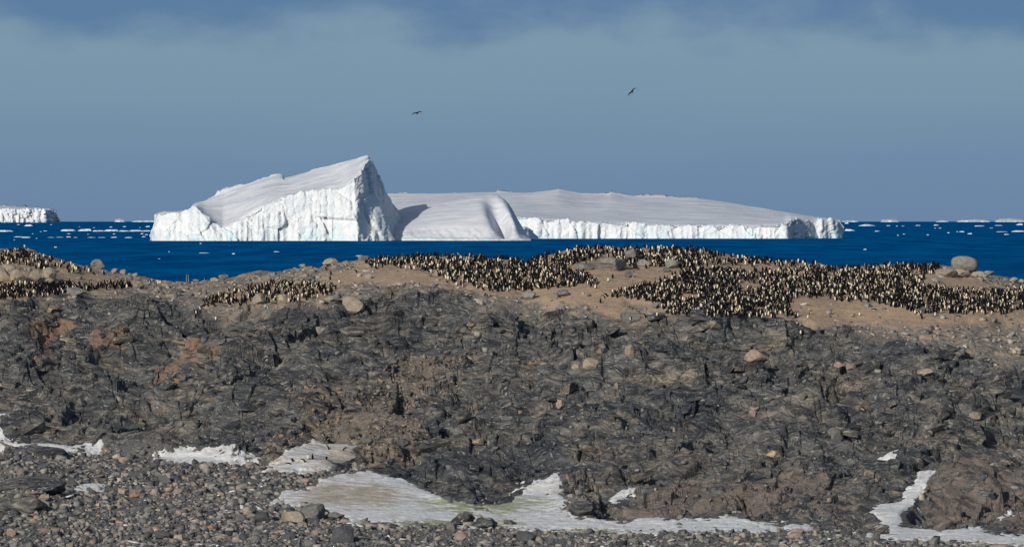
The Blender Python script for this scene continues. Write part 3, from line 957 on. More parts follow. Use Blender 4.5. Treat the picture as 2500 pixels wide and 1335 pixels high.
iceberg('iceberg', 'tall tilted white iceberg with jagged cliff front and sharp peak', 588, [
    (371, 40, 586, 586, 60), (376, 34, 560, 556, 90), (381, 28, 527, 523, 120), (400, 14, 524, 520, 130), (430, 8, 521, 517, 130), (456, 12, 517, 513, 130), (466, 8, 512, 509, 140), (472, -4, 503, 497, 150), (480, -12, 507, 494, 160),
    (497, -16, 528, 491, 180), (520, -18, 545, 481, 190), (545, -16, 556, 468, 200), (570, -14, 545, 457, 205), (600, -10, 526, 447, 210), (640, -6, 502, 434, 210), (660, -4, 494, 430, 210), (683, -2, 488, 424, 210), (690, -2, 486, 426, 210), (694, -2, 485, 434, 205),
    (720, 0, 480, 427, 200), (760, 2, 471, 416, 195), (800, 0, 465, 406, 190), (835, -2, 458, 397, 180), (852, -6, 446, 392, 170), (868, -6, 432, 388, 160), (880, 8, 420, 384, 150), (892, 34, 400, 380, 140), (899, 50, 392, 380, 140), (908, 66, 402, 391, 150),
    (918, 82, 415, 410, 160), (928, 98, 446, 440, 165), (940, 114, 470, 466, 172), (955, 132, 496, 492, 180), (968, 146, 516, 513, 186), (975, 156, 534, 532, 190), (982, 166, 568, 566, 194), (988, 172, 587, 587, 198)],
        amp=5.0, seed=3, cliff=20., nrow=230, top_amp=1.6, apron=(935, 58, 85))
def scoop(Pn, us, n1, n2):
    # the hollow, finned right end
    t = np.linspace(0, 1, n2)[None]
    g = 38 * np.exp(-((us[:, None] - 1236 + 38 * t) / 22) ** 2) * np.exp(-((t - .42) / .30) ** 2) - 10 * np.exp(-((us[:, None] - 1262 + 30 * t) / 12) ** 2) * np.exp(-((t - .3) / .3) ** 2)
    Pn[:, n1:n1 + n2, 2] = np.maximum(Pn[:, n1:n1 + n2, 2] - g, 1.0)
    Pn[:, n1:n1 + n2, 2] += (1.6 * gn3(Pn[:, n1:n1 + n2, 0] / 8, Pn[:, n1:n1 + n2, 1] / 12, t * 6 + us[:, None] * 0, 55)) * np.exp(-((t - .06) / .10) ** 2)


iceberg('iceberg', 'low smooth rounded iceberg with a finned end right of the tilted one', 587.5, [
    (930, 120, 586, 585, 200), (945, 40, 580, 540, 240), (965, 10, 581, 515, 260), (990, 0, 582, 507, 280), (1020, 0, 582, 501, 290), (1060, -2, 582, 495, 300), (1100, -4, 583, 489, 300), (1140, -4, 583, 482, 300), (1180, -2, 583, 476, 295),
    (1200, 0, 583, 474.5, 290), (1215, 4, 583, 476.5, 282), (1228, 8, 583, 484, 272), (1240, 12, 583.5, 496, 262), (1250, 16, 583.5, 510, 252), (1262, 22, 584, 532, 240), (1276, 30, 584.5, 556, 225), (1290, 40, 585, 580, 210), (1297, 46, 587, 587, 200)],
        amp=2.0, seed=9, cliff=7., top_amp=3.0, rib=.4, fsm=20, convex=.8, depth=.72, nrow=130, extra=scoop)
iceberg('iceberg', 'long flat tabular iceberg with a straight white cliff', 582.5, [
    (935, 60, 560, 474, 700), (960, 40, 540, 473, 700), (1000, 30, 535, 472, 700), (1100, 20, 533, 470, 700), (1200, 0, 530, 469, 700), (1260, -20, 531, 469, 700), (1300, -24, 533, 469, 700), (1335, -22, 536, 465, 700), (1365, -20, 539, 461, 700), (1392, -18, 541, 466, 700), (1420, -16, 542, 471, 700),
    (1480, -10, 544, 473, 690), (1492, -10, 545, 469, 690), (1520, -8, 546, 474, 690), (1560, -5, 547, 478, 680), (1640, 0, 549, 482, 670), (1700, 2, 549, 484, 650), (1760, 4, 549, 490, 620), (1850, 8, 550, 506, 560), (1900, 10, 549, 514, 520), (1916, 12, 548, 517, 510), (1928, 30, 538, 519, 490),
    (1945, 75, 535, 522, 470), (1965, 110, 537, 525, 440), (1985, 140, 540, 528, 420), (1992, 142, 537, 530, 410), (2015, 150, 538, 532, 390), (2035, 165, 539, 536, 360), (2048, 180, 541, 540, 340), (2055, 195, 560, 558, 320), (2058, 205, 581, 581, 310)],
        amp=4.5, seed=21, cliff=10., top_amp=1.0, nrow=170, ustep=2.2)
iceberg('iceberg', 'small dark shaded ice knob between the rounded and the tabular iceberg', 584.5, [
    (1270, 0, 560, 555, 60), (1282, 5, 556, 553, 60), (1295, 25, 562, 560, 70), (1306, 45, 573, 572, 80), (1316, 60, 583, 583, 90)], amp=2., seed=25, cliff=6., nrow=50)
iceberg('iceberg', 'distant flat iceberg on the horizon at the left edge', 543.2, [
    (-160, 0, 505, 490, 900), (-60, 0, 509, 496, 900), (0, 0, 511, 502, 900), (60, 0, 512, 506, 900), (90, 0, 512, 508, 900), (112, 0, 513, 510, 850), (120, 60, 514, 511, 800), (128, 300, 516, 512, 800), (136, 420, 519, 516, 800), (140, 350, 531, 528, 700), (146, 300, 542, 542, 600)],
        amp=14., seed=31, cliff=25., nrow=70, ustep=1.2, rib=3)
for i, (u, w, top, lab) in enumerate([(292, 24, 533, 'faint pointed ice lump on the horizon left of the tilted iceberg'), (350, 56, 538, 'faint thin ice sheet on the horizon touching the tilted iceberg'), (2075, 40, 538.5, 'faint thin ice line on the horizon beside the tabular iceberg'),
                                      (2172, 44, 534.5, 'faint ice hump on the horizon right of the tabular iceberg'), (2300, 30, 538, 'faint tiny ice line on the horizon between two longer ones'), (2376, 80, 535.5, 'faint long ice ridge on the horizon at right'), (2466, 74, 533.5, 'faint peaked ice ridge on the horizon at the right edge')]):
    iceberg('iceberg', lab, 541.9, [(u - w / 2, 0, 541, 541, 300), (u - w / 2.4, 0, 540, top + 2, 300), (u - w / 8, 0, 539.5, top + .6, 300), (u, 0, 539, top, 300), (u + w / 5, 0, 539.5, top + 1.2, 300), (u + w / 2.4, 0, 540, top + 2.2, 300), (u + w / 2, 0, 541, 541, 300)],
            amp=6, seed=40 + i, cliff=20, nrow=26, ustep=1.0, top_amp=4, rib=2)

# ------------------------------------------------------------------ ice floes
FLOES = [(2117, 551.5, 52, 9), (2073, 563.5, 28, 9), (2068, 546, 10, 6), (2142, 565, 16, 4), (2169, 551.5, 10, 3), (2190, 552.5, 5, 3), (2204, 552, 8, 2), (2240, 551, 14, 3), (2207, 572, 6, 3), (2192, 575, 6, 3), (2265, 574, 6, 3), (2286, 550.5, 14, 5), (2295, 557.5, 7, 3),
         (2283, 557.5, 4, 3), (2316, 569, 8, 4), (2347, 566.5, 16, 5), (2367, 571.5, 14, 5), (2337, 566, 5, 3), (2392, 552.5, 26, 4), (2437, 551, 22, 3), (2445, 566.5, 30, 3), (2490, 549.5, 20, 8), (2485, 566, 34, 7), (2457, 573, 12, 4), (2420, 557, 8, 2), (2112, 609.5, 12, 4),
         (70, 552, 22, 8), (17, 565.5, 40, 8), (111, 564.5, 11, 4), (165, 564, 42, 9), (207, 564, 36, 11), (241, 565, 32, 6), (274, 564.5, 38, 9), (302, 565, 36, 6), (330, 564.8, 32, 7), (358, 565, 30, 6), (271, 555, 8, 4), (304, 554, 10, 4), (361, 554, 13, 5), (342, 556, 4, 2), (194, 554, 4, 2), (230, 556, 5, 2),
         (168, 571.5, 10, 3), (279, 572, 7, 4), (347, 571.5, 8, 4), (357, 573.5, 10, 3), (215, 572, 5, 2), (45, 579, 32, 4), (64, 580.5, 24, 5), (90, 582.5, 6, 3), (123, 580, 20, 2), (146, 579.5, 20, 2), (168, 579.2, 14, 4), (185, 580, 10, 2), (224, 580, 28, 3), (249, 580, 22, 2), (279, 580, 16, 4), (314, 580.6, 20, 4), (351, 578.7, 10, 4), (35, 586, 5, 2),
         (136, 604, 8, 4), (413, 615, 4, 3), (497, 618, 30, 3), (389, 632, 6, 2), (570, 620.5, 10, 6), (675, 615, 18, 3), (490, 595, 6, 4), (877, 625, 22, 4), (100, 566, 6, 2), (80, 571, 5, 2), (45, 549, 8, 3), (125, 549, 6, 2)]
M_FLOE = mat_plain('floe_ice', (.62, .65, .66), .7, .2, .06, .15)


def floe_mesh(w, h, seed):
    rs = np.random.default_rng(seed)
    n, m = 18, 6
    V, Fc = [], []
    rr = 1 + .25 * rs.normal(size=n)
    rr = (rr + np.roll(rr, 1) + np.roll(rr, -1)) / 3
    hh = np.abs(rs.normal(size=n)) * .7 + .25
    for k in range(m):
        t = k / (m - 1)
        for i in range(n):
            a = 2 * math.pi * i / n
            r = rr[i] * (1 - t ** 1.6 * .95)
            zz = -0.12 * h if k == 0 else h * (min(1, t * 2.2) * .55 + .45 * t) * (hh[i] * .8 + hh[(i * 5 + k) % n] * .3)
            V.append((r * math.cos(a) * w / 2, r * math.sin(a) * w / 2 * 1.1, min(zz, h * 1.05)))
    for k in range(m - 1):
        for i in range(n):
            Fc.append((k * n + i, k * n + (i + 1) % n, (k + 1) * n + (i + 1) % n, (k + 1) * n + i))
    Fc.append(tuple((m - 1) * n + i for i in range(n)))
    me = bpy.data.meshes.new('ice_floe')
    me.from_pydata(V, [], Fc)
    me.materials.append(M_FLOE)
    me.update()
    return me


FL_SPECIAL = {0: 'largest white floe just right of the tabular iceberg end', 1: 'lumpy white floe below the largest one beside the tabular iceberg', 25: 'single small floe on the open sea above the right colony', 26: 'rounded white floe below the distant flat iceberg', 27: 'long white floe at the left edge of the sea',
              22: 'long low floe in the far right scatter near the horizon', 26 + 34: 'single floe on blue water above the left knoll', 62: 'thin flat floe on the water below the left end of the tilted iceberg', 64: 'small blocky floe on the water left of the ridge colony', 65: 'thin floe on the water below the middle of the tilted iceberg', 67: 'thin floe just above the left end of the ridge colony'}
for i, (u, v, w, h) in enumerate(FLOES):
    D = waterline_D(v)
    px = D / F
    me = floe_mesh(w * px * .9, h * px * .42, 300 + i)
    o = link('ice_floe', me)
    o.location = ((u - 1250) * px, D, 0)
    if i in FL_SPECIAL:
        tag(o, FL_SPECIAL[i], 'ice floe', 'ice floes adrift on the sea')
    elif 29 <= i <= 35:
        tag(o, 'white lump in the long ice line left of the tilted iceberg', 'ice floe', 'ice line left of the tilted iceberg')
    elif u < 400 and v < 560:
        tag(o, 'small floe between the horizon and the long ice line at left', 'ice floe', 'small floes above the left ice line')
    elif u < 400 and v < 590:
        tag(o, 'small low floe in the thin scatter below the long ice line', 'ice floe', 'small floes below the left ice line')
    elif u > 2000 and v < 560:
        zn = 'close beside the tabular iceberg' if u < 2230 else ('midway to the right picture edge' if u < 2400 else 'near the right picture edge')
        wd = 'wide flat' if w > 13 else 'tiny'
        tag(o, f'{wd} floe close under the horizon, {zn}', 'ice floe', f'{wd} far floes {zn}')
    elif u > 2000:
        zn = 'close beside the tabular iceberg' if u < 2230 else ('midway to the right picture edge' if u < 2400 else 'near the right picture edge')
        wd = 'wide flat' if w > 13 else 'tiny'
        tag(o, f'{wd} floe in the nearer ice scatter, {zn}', 'ice floe', f'{wd} near floes {zn}')
    else:
        tag(o, 'tiny white floe alone on the blue water left of the ridge', 'ice floe', 'tiny floes on the water left of the ridge')


# ------------------------------------------------------------------ stones
def hull_proto(npt, seed, flat=(1, 1, .7), blocky=0.0):
    rs = np.random.default_rng(seed)
    p = rs.normal(size=(npt, 3))
    p /= np.linalg.norm(p, axis=1)[:, None]
    if blocky:
        p = np.sign(p) * np.abs(p) ** (1 - blocky)
        p /= np.abs(p).max(1)[:, None] ** .6
    p *= (1 + .12 * rs.normal(size=(npt, 1)))
    p *= np.array(flat) * (1 + .15 * rs.normal(size=3))
    bm = bmesh.new()
    for q in p:
        bm.verts.new(q)
    r = bmesh.ops.convex_hull(bm, input=bm.verts)
    bmesh.ops.delete(bm, geom=[v for v in bm.verts if not v.link_faces], context='VERTS')
    bmesh.ops.triangulate(bm, faces=bm.faces)
    bm.verts.index_update()
    V = np.array([v.co[:] for v in bm.verts], np.float32); Fc = np.array([[v.index for v in f.verts] for f in bm.faces], np.int32)
    bm.free()
    V /= np.abs(V[:, :2]).max()
    return V, Fc


PEBBLE = [hull_proto(14, 500 + i, (1, .8, .55)) for i in range(12)]
ROUND = [hull_proto(34, 600 + i, (1, .85, .62), .15) for i in range(10)]
ANGULAR = [hull_proto(13, 700 + i, (1, .8, .75), .5) for i in range(10)]
TINTS = np.array([(.05, .053, .06), (.08, .081, .083), (.12, .119, .115), (.16, .154, .142), (.205, .19, .165), (.245, .212, .172), (.225, .175, .142)])


def scatter_mesh(name, pts, protos, sizes, tints, seed):
    rs = np.random.default_rng(seed)
    Vs, Fs, Ts = [], [], []
    off = 0
    which = rs.integers(0, len(protos), len(pts))
    for k, (pv, pf) in enumerate(protos):
        sel = np.where(which == k)[0]
        if not len(sel):
            continue
        n = len(sel)
        a = rs.uniform(0, 2 * np.pi, n); tx = rs.normal(0, .22, n); ty = rs.normal(0, .22, n)
        s = sizes[sel][:, None] * (1 + .25 * rs.normal(size=(n, 3))).clip(.5, 1.6)
        v = pv[None] * s[:, None, :]
        zz = v[..., 2] + v[..., 0] * tx[:, None] + v[..., 1] * ty[:, None]
        xx = v[..., 0] * np.cos(a)[:, None] - v[..., 1] * np.sin(a)[:, None]
        yy = v[..., 0] * np.sin(a)[:, None] + v[..., 1] * np.cos(a)[:, None]
        w = np.stack([xx, yy, zz], -1) + pts[sel][:, None, :]
        Vs.append(w.reshape(-1, 3))
        Fs.append((pf[None] + (np.arange(n) * len(pv))[:, None, None]).reshape(-1, 3) + off)
        Ts.append(np.repeat(tints[sel], len(pv), 0))
        off += n * len(pv)
    T = np.vstack(Ts)
    me = mesh_np(name, np.vstack(Vs), np.vstack(Fs), True, {'tint': ('FLOAT_COLOR', np.concatenate([T, np.ones((len(T), 1))], 1))})
    o = link(name, me, mat=M_SHINGLE)
    return o


def survey_points(n, u0, u1, D0, D1, seed):
    rs = np.random.default_rng(seed)
    D = np.sqrt(rs.uniform(D0 ** 2, D1 ** 2, n)); u = rs.uniform(u0, u1, n)
    i = np.clip(np.searchsorted(uc, u), 0, nc - 1); j = np.clip(np.searchsorted(Dg, D), 0, len(Dg) - 1)
    return u, D, (u - 1250) / F * D, Zf[i, j], i, j, rs


def pick_tints(n, rs, p):
    t = TINTS[rs.choice(len(TINTS), n, p=p)]
    return t * (1 + .18 * rs.normal(size=(n, 1))).clip(.6, 1.5)


# beach shingle
u, D, x, z, i, j, rs = survey_points(30000, -160, 2660, 645, 752, 1)
keep = (beach[i, j] > .4) & (snow_s[i, j] < -4 + rs.exponential(8, len(u))) & ((u < 900) | (rs.random(len(u)) < .75))
u, D, x, z = u[keep], D[keep], x[keep], z[keep]
sz = np.exp(rs.normal(-1.75, .52, len(u))).clip(.07, .50)
pts = np.stack([x, D, z + sz * .12], -1)
tag(scatter_mesh('shingle', pts, PEBBLE, sz, pick_tints(len(u), rs, [.10, .17, .22, .21, .15, .10, .05]), 2), 'grey and tan shingle covering the beach', kind='stuff')
# cobbles among the shingle
u, D, x, z, i, j, rs = survey_points(9000, -160, 2660, 645, 752, 21)
keep = (beach[i, j] > .5) & (snow_s[i, j] < -1 + 5 * rs.random(len(u))) & ((u < 950) | (rs.random(len(u)) < .30))
u, D, x, z = u[keep], D[keep], x[keep], z[keep]
sz = np.exp(rs.normal(-1.08, .33, len(u))).clip(.18, .6)
tag(scatter_mesh('cobbles', np.stack([x, D, z + sz * .15], -1), PEBBLE + ANGULAR, sz, pick_tints(len(u), rs, [.13, .17, .22, .20, .14, .10, .04]), 22), 'smaller cobbles filling the beach between the larger stones', kind='stuff')
# rubble of the ridge
u, D, x, z, i, j, rs = survey_points(12000, -160, 2660, 785, 868, 3)
keep = (upper[i, j] > .4) & ((sandm[i, j] < .5) | (rs.random(len(u)) < .22)) & (sample(m_colony, u, Vb[i, j]) < -6)
u, D, x, z = u[keep], D[keep], x[keep], z[keep]
sz = np.exp(rs.normal(-1.6, .55, len(u))).clip(.08, .6)
tag(scatter_mesh('rubble', np.stack([x, D, z + sz * .1], -1), PEBBLE, sz, pick_tints(len(u), rs, [.04, .08, .2, .22, .22, .18, .06]) * 1.25, 4), 'tan and grey rubble strewn over the island ridge', kind='stuff')
# debris caught on the rock slope
u, D, x, z, i, j, rs = survey_points(5500, -160, 2660, 700, 810, 5)
keep = (rock[i, j] > .5) & (snow_s[i, j] < -4) & (gn2(x / 5., D / 5., 66) > .05)
u, D, x, z = u[keep], D[keep], x[keep], z[keep]
sz = np.exp(rs.normal(-1.6, .5, len(u))).clip(.08, .5)
tag(scatter_mesh('rock_debris', np.stack([x, D, z + sz * .1], -1), ANGULAR, sz, pick_tints(len(u), rs, [.22, .25, .22, .13, .1, .06, .02]), 6), 'broken stone debris lodged on the dark rock slope', kind='stuff')
# stones washed down the brown gully
u, D, x, z, i, j, rs = survey_points(9000, 560, 1180, 715, 800, 9)
gm = sample(m_gully, u, Vb[i, j])
keep = (gm > -8) & (snow_s[i, j] < -3) & (rs.random(len(u)) < .8)
u, D, x, z = u[keep], D[keep], x[keep], z[keep]
sz = np.exp(rs.normal(-1.85, .45, len(u))).clip(.08, .4)
tag(scatter_mesh('gully_stones', np.stack([x, D, z + sz * .1], -1), ANGULAR, sz, pick_tints(len(u), rs, [.08, .16, .22, .2, .16, .12, .06]) * np.array([.92, .78, .66]), 10), 'loose brown and grey stones filling the gully', kind='stuff')
print('scatter done')


def proto_mesh(name, pv, pf, mat, smooth):
    me = mesh_np(name, pv, pf, smooth)
    me.materials.append(mat)
    return me


# loose rock blocks of the slope: pieces of it
blk = [proto_mesh('rock_block', *ANGULAR[k], M_BLOCK, False) for k in range(10)]
u, D, x, z, i, j, rs = survey_points(3600, 0, 2500, 705, 806, 8)
ok = (rock[i, j] > .6) & vis[i, j] & (snow_s[i, j] < -8) & (gn2(x / 9., D / 9., 67) > -.1)
cand = np.where(ok & ((D > 764) | (rs.random(len(u)) < .45)))[0][:300]
for q in cand:
    s = float(np.exp(rs.normal(-.32, .42)))
    s = min(max(s, .35), 1.6)
    o = bpy.data.objects.new('rock_block', blk[int(rs.integers(10))])
    C.objects.link(o)
    o.parent = land['rock_slope']
    o.location = (x[q], D[q], z[q] + .02 * s)
    o.rotation_euler = (rs.normal(0, .25), rs.normal(.1, .25), rs.normal(.3, .5))
    o.scale = (s * rs.uniform(.8, 1.4), s * rs.uniform(.7, 1.1), s * rs.uniform(.5, .85))

# beach stones that can be told apart
STONE_ME = {(cn, k): proto_mesh('stone', *ROUND[k], M_STONE[cn], True) for cn in ('dark grey', 'grey', 'tan', 'pinkish', 'rusty') for k in range(10)}
for cn in ('dark grey', 'grey', 'tan'):
    for k in range(0, 10, 2):
        STONE_ME[(cn, k)] = proto_mesh('stone', *ANGULAR[k], M_STONE[cn], False)
u, D, x, z, i, j, rs = survey_points(5000, 0, 2500, 652, 748, 12)
ok = np.where((beach[i, j] > .7) & vis[i, j] & (snow_s[i, j] < -2) & ((u < 1000) | (rs.random(len(u)) < .35)))[0][:290]
for n_, q in enumerate(ok):
    cn = str(rs.choice(['dark grey', 'grey', 'tan', 'pinkish', 'rusty'], p=[.30, .34, .27, .075, .015]))
    s = float(np.clip(np.exp(rs.normal(-.80, .30)), .32, .85))
    o = bpy.data.objects.new('stone', STONE_ME[(cn, int(rs.integers(10)))])
    C.objects.link(o)
    sc3 = (s * rs.uniform(.85, 1.35), s * rs.uniform(.75, 1.1), s * rs.uniform(.7, 1.1))
    o.location = (x[q], D[q], z[q] + .18 * sc3[2])
    o.rotation_euler = (rs.normal(0, .15), rs.normal(0, .15), rs.uniform(0, 6.3))
    o.scale = sc3
    vq = Vb[i[q], j[q]]
    where = ('under the snow banks' if vq < 1175 else 'near the left picture edge' if u[q] < 300 else 'in the middle of the left beach') if u[q] < 650 else ('left of the snow field' if u[q] < 860 and vq < 1285 else 'below the snow field' if u[q] < 1500 else 'along the lower right snow edge')
    big = 'large' if s > .56 else ('medium' if s > .42 else 'small')
    tag(o, f'{big} {cn} stone lying on the beach {where}', 'stone', f'{big} {cn} stones {where}')


# boulders: (u, v of the foot, width px, height px, colour, roundness, label)
def boulder_mesh(w, h, d, seed, rug=.10, n=3, cuts=7):
    rs = np.random.default_rng(seed)
    bm = bmesh.new()
    bmesh.ops.create_icosphere(bm, subdivisions=n, radius=1)
    V = np.array([v.co[:] for v in bm.verts])
    V = np.sign(V) * np.abs(V) ** (.78 if cuts < 5 else .9)
    for _ in range(cuts):
        nn = rs.normal(size=3); nn[2] *= .6; nn /= np.linalg.norm(nn)
        lim = rs.uniform(.5, .82) if cuts > 5 else rs.uniform(.7, .9)
        dd = V @ nn
        V -= np.where(dd > lim, (dd - lim) * .95, 0)[:, None] * nn
    r = gn3(V[:, 0] * 1.3 + seed, V[:, 1] * 1.3, V[:, 2] * 1.3, seed)
    V *= (1 + rug * r + .6 * rug * gn3(V[:, 0] * 3.5 + seed, V[:, 1] * 3.5, V[:, 2] * 3.5, seed + 1))[:, None]
    ext = V.max(0) - V.min(0)
    V = (V - (V.max(0) + V.min(0)) / 2) / ext * np.array([w, d, h])
    for v, c in zip(bm.verts, V):
        v.co = c
    me = bpy.data.meshes.new('boulder')
    bm.to_mesh(me); bm.free()
    me.polygons.foreach_set('use_smooth', np.full(len(me.polygons), cuts < 5))
    return me


BOULDERS = [
    (2355, 659, 66, 35, 'stone grey', .03, 'big smooth pale boulder perched on the ridge against the sea'),
    (2312, 676, 56, 22, 'sandy', 0, 'tan rock under the left side of the perched boulder'),
    (2350, 676, 44, 20, 'sandy', 0, 'tan rock under the middle of the perched boulder'),
    (2388, 676, 34, 14, 'sandy', 0, 'small tan rock right of the perched boulder foot'),
    (2285, 690, 22, 14, 'stone grey', 0, 'grey rock on sand left below the perched boulder'),
    (2476, 690, 21, 14, 'sandy', 0, 'small rounded tan boulder on the right end of the ridge'),
    (2497, 692, 18, 11, 'sandy', 0, 'small tan boulder cut by the right picture edge on the ridge'),
    (2415, 672, 26, 12, 'stone grey', 0, 'low grey rock on the rubbly right crest'),
    (238, 655, 34, 24, 'stone grey', 0, 'rounded boulder on the crest at the foot of the left knoll'),
    (280, 668, 20, 13, 'sandy', 0, 'small tan rock right of the rounded crest boulder'),
    (300, 670, 16, 12, 'sandy', 0, 'smaller of two tan rocks on the low left crest'),
    (42, 690, 44, 34, 'sandy', 0, 'tall tan block in the boulder row below the knoll'),
    (8, 690, 50, 38, 'sandy', 0, 'tan block cut by the left picture edge in the boulder row'),
    (85, 686, 30, 30, 'sandy', 0, 'narrow tan block in the middle of the boulder row'),
    (118, 684, 40, 32, 'sandy', 0, 'broad tan block at the right end of the boulder row'),
    (20, 662, 40, 18, 'sandy', 0, 'low tan rock above the boulder row at left'),
    (105, 692, 60, 14, 'sandy', 0, 'long flat tan slab in front of the boulder row'),
    (180, 722, 62, 22, 'stone grey', 0, 'flat pale grey boulder below the lower left penguin band'),
    (334, 702, 30, 17, 'sandy', 0, 'tan rock at the right end of the lower left penguin band'),
    (355, 700, 22, 14, 'stone grey', 0, 'grey rock touching the tan one beside the penguin band'),
    (525, 690, 26, 13, 'sandy', 0, 'tan rock on the low crest right of the two stakes'),
    (545, 683, 26, 13, 'stone grey', 0, 'grey rock on the low crest beside the tan rock'),
    (808, 648, 42, 18, 'sandy', 0, 'large domed tan boulder on the crest left of the ridge colony'),
    (738, 655, 18, 9, 'sandy', 0, 'small tan crest stone left of the domed boulder'),
    (862, 768, 58, 42, 'sandy', 0, 'big angular tan boulder on the dark rocks'),
    (630, 746, 32, 28, 'sandy', 0, 'large tan boulder in front of the slope colony'),
    (690, 743, 25, 25, 'sandy', 0, 'upright tan boulder right of the large one in the slope colony'),
    (668, 742, 18, 10, 'sandy', 0, 'small tan stone between the two slope colony boulders'),
    (804, 738, 26, 14, 'sandy', 0, 'tan boulder right of the slope colony'),
    (890, 636, 34, 11, 'stone grey', 0, 'low grey rock at the left tip of the ridge colony'),
    (1485, 662, 92, 34, 'stone grey', 0, 'long sloping pale slab in the middle of the colony'),
    (1425, 660, 50, 20, 'stone grey', 0, 'pale rock at the left of the long sloping slab'),
    (1542, 632, 34, 26, 'stone grey', 0, 'grey boulder among penguins near the crest'),
    (1570, 650, 36, 18, 'stone grey', 0, 'low grey boulder below the one near the crest'),
    (1640, 656, 34, 24, 'stone grey', 0, 'grey boulder standing in sand right of the long slab'),
    (1628, 664, 20, 13, 'grey', 0, 'small dark boulder touching the one in sand'),
    (1535, 678, 20, 16, 'grey', 0, 'grey stone on sand below the long slab'),
    (1290, 733, 36, 22, 'stone grey', 0, 'pale rounded boulder below the ridge colony'),
    (1375, 725, 34, 18, 'grey', 0, 'grey cracked boulder right of the pale rounded one'),
    (1605, 752, 30, 15, 'grey', 0, 'grey boulder inside the left edge of the front colony'),
    (2248, 767, 28, 16, 'grey', 0, 'grey boulder at the lower edge of the right colony'),
    (1540, 790, 54, 26, 'grey', 0, 'grey boulder at the rim of the sand above dark rock'),
    (1846, 886, 60, 34, 'pinkish', 0, 'largest pinkish boulder on the right rock slope'),
    (1440, 902, 52, 28, 'tan', 0, 'tan and dark boulder on the middle ledge'),
    (1405, 906, 22, 18, 'tan', 0, 'pale tan block at the left end of the middle ledge boulder'),
    (1330, 900, 30, 16, 'tan', 0, 'tan block on the ledge left of the tan and dark boulder'),
    (1538, 890, 26, 34, 'tan', 0, 'upright tan block right of the middle ledge'),
    (2050, 898, 30, 16, 'pinkish', 0, 'left of two pinkish boulders on the right rock slope'),
    (2078, 903, 26, 16, 'pinkish', 0, 'right of two pinkish boulders on the right rock slope'),
    (1365, 995, 34, 22, 'tan', 0, 'oval tan boulder in a dark hollow of the rock slope'),
    (1940, 940, 32, 20, 'dark grey', 0, 'small dark boulder perched on the right rock slope'),
    (1840, 1020, 22, 18, 'tan', 0, 'small tan stone standing on the right rock slope'),
    (2095, 1044, 14, 11, 'pinkish', 0, 'round pinkish stone on the right rock slope'),
    (2040, 1072, 40, 30, 'grey', 0, 'rounded brownish boulder on the right rock slope'),
    (895, 1085, 34, 22, 'grey', 0, 'smooth grey boulder above the sloping snow patch'),
    (985, 1092, 34, 22, 'dark grey', 0, 'pointed dark stone in the gully'),
    (715, 1278, 58, 32, 'tan', 0, 'large tan boulder at the left edge of the snow field'),
    (758, 1268, 72, 38, 'grey', 0, 'largest grey boulder at the left edge of the snow field'),
    (762, 1279, 38, 14, 'dark grey', 0, 'dark stone under the largest grey boulder'),
    (821, 1268, 42, 20, 'grey', 0, 'striped grey boulder right of the largest grey one on snow'),
    (754, 1242, 32, 14, 'tan', 0, 'tan stone behind the largest grey boulder'),
    (640, 1276, 38, 28, 'dark grey', 0, 'dark rounded boulder left of the large tan one'),
    (604, 1256, 26, 20, 'tan', 0, 'round tan stone left of the dark rounded boulder'),
    (590, 1272, 34, 18, 'grey', 0, 'low grey boulder in front of the round tan stone'),
    (835, 1325, 58, 42, 'dark grey', 0, 'dark boulder in the shingle below the snow field'),
    (860, 1322, 22, 14, 'grey', 0, 'grey stone leaning on the dark boulder in the shingle'),
    (1125, 1284, 70, 34, 'gneiss', 0, 'dark rock hump rising from the lower snow edge'),
    (1185, 1290, 60, 28, 'gneiss', 0, 'second dark rock hump right of the first at the snow edge'),
    (1245, 1284, 34, 16, 'gneiss', 0, 'small dark rock right of the two humps at the snow edge'),
    (1420, 1260, 64, 40, 'gneiss', 0, 'dark rock standing in the snow field'),
    (1125, 1318, 30, 22, 'pinkish', 0, 'pinkish boulder in the shingle below the humps'),
    (1285, 1322, 50, 26, 'dark grey', 0, 'dark grey boulder in the shingle right of the pinkish one'),
    (2150, 1306, 48, 22, 'gneiss', 0, 'brownish rock at the lower fork of the snow channel'),
    (378, 1298, 28, 14, 'rusty', 0, 'rusty stone near the bottom of the left beach'),
    (395, 1316, 44, 22, 'dark grey', 0, 'dark angular stone below the rusty one'),
    (360, 1308, 34, 20, 'grey', 0, 'grey stone left of the dark angular one'),
    (108, 1222, 30, 16, 'tan', 0, 'cracked tan stone beside the blue grey rock at left'),
    (80, 1208, 28, 10, 'pinkish', 0, 'long pinkish stone above the blue grey rock at left'),
    (330, 1214, 30, 14, 'rusty', 0, 'ochre stone in the middle of the left beach'),
    (26, 1308, 26, 20, 'pinkish', 0, 'pale pinkish stone in the lower left corner'),
    (510, 1294, 36, 12, 'rusty', 0, 'long reddish stone below the boulders on the beach'),
    (432, 1206, 26, 15, 'tan', 0, 'tan stone near the middle of the left beach'),
    (360, 1152, 34, 12, 'dark grey', 0, 'flat dark stone in the upper beach'),
    (300, 1130, 34, 16, 'pinkish', 0, 'long pinkish stone in the upper beach'),
    (2260, 920, 40, 18, 'sandy', 0, 'pale rock on the scree at the right'), (2400, 880, 40, 14, 'stone grey', 0, 'low pale boulder on the scree near the right edge'),
    (2380, 1022, 34, 18, 'tan', 0, 'tan block on the far right rock slope'), (430, 940, 30, 16, 'rusty', 0, 'small rusty slab on the left rock slope'),
]
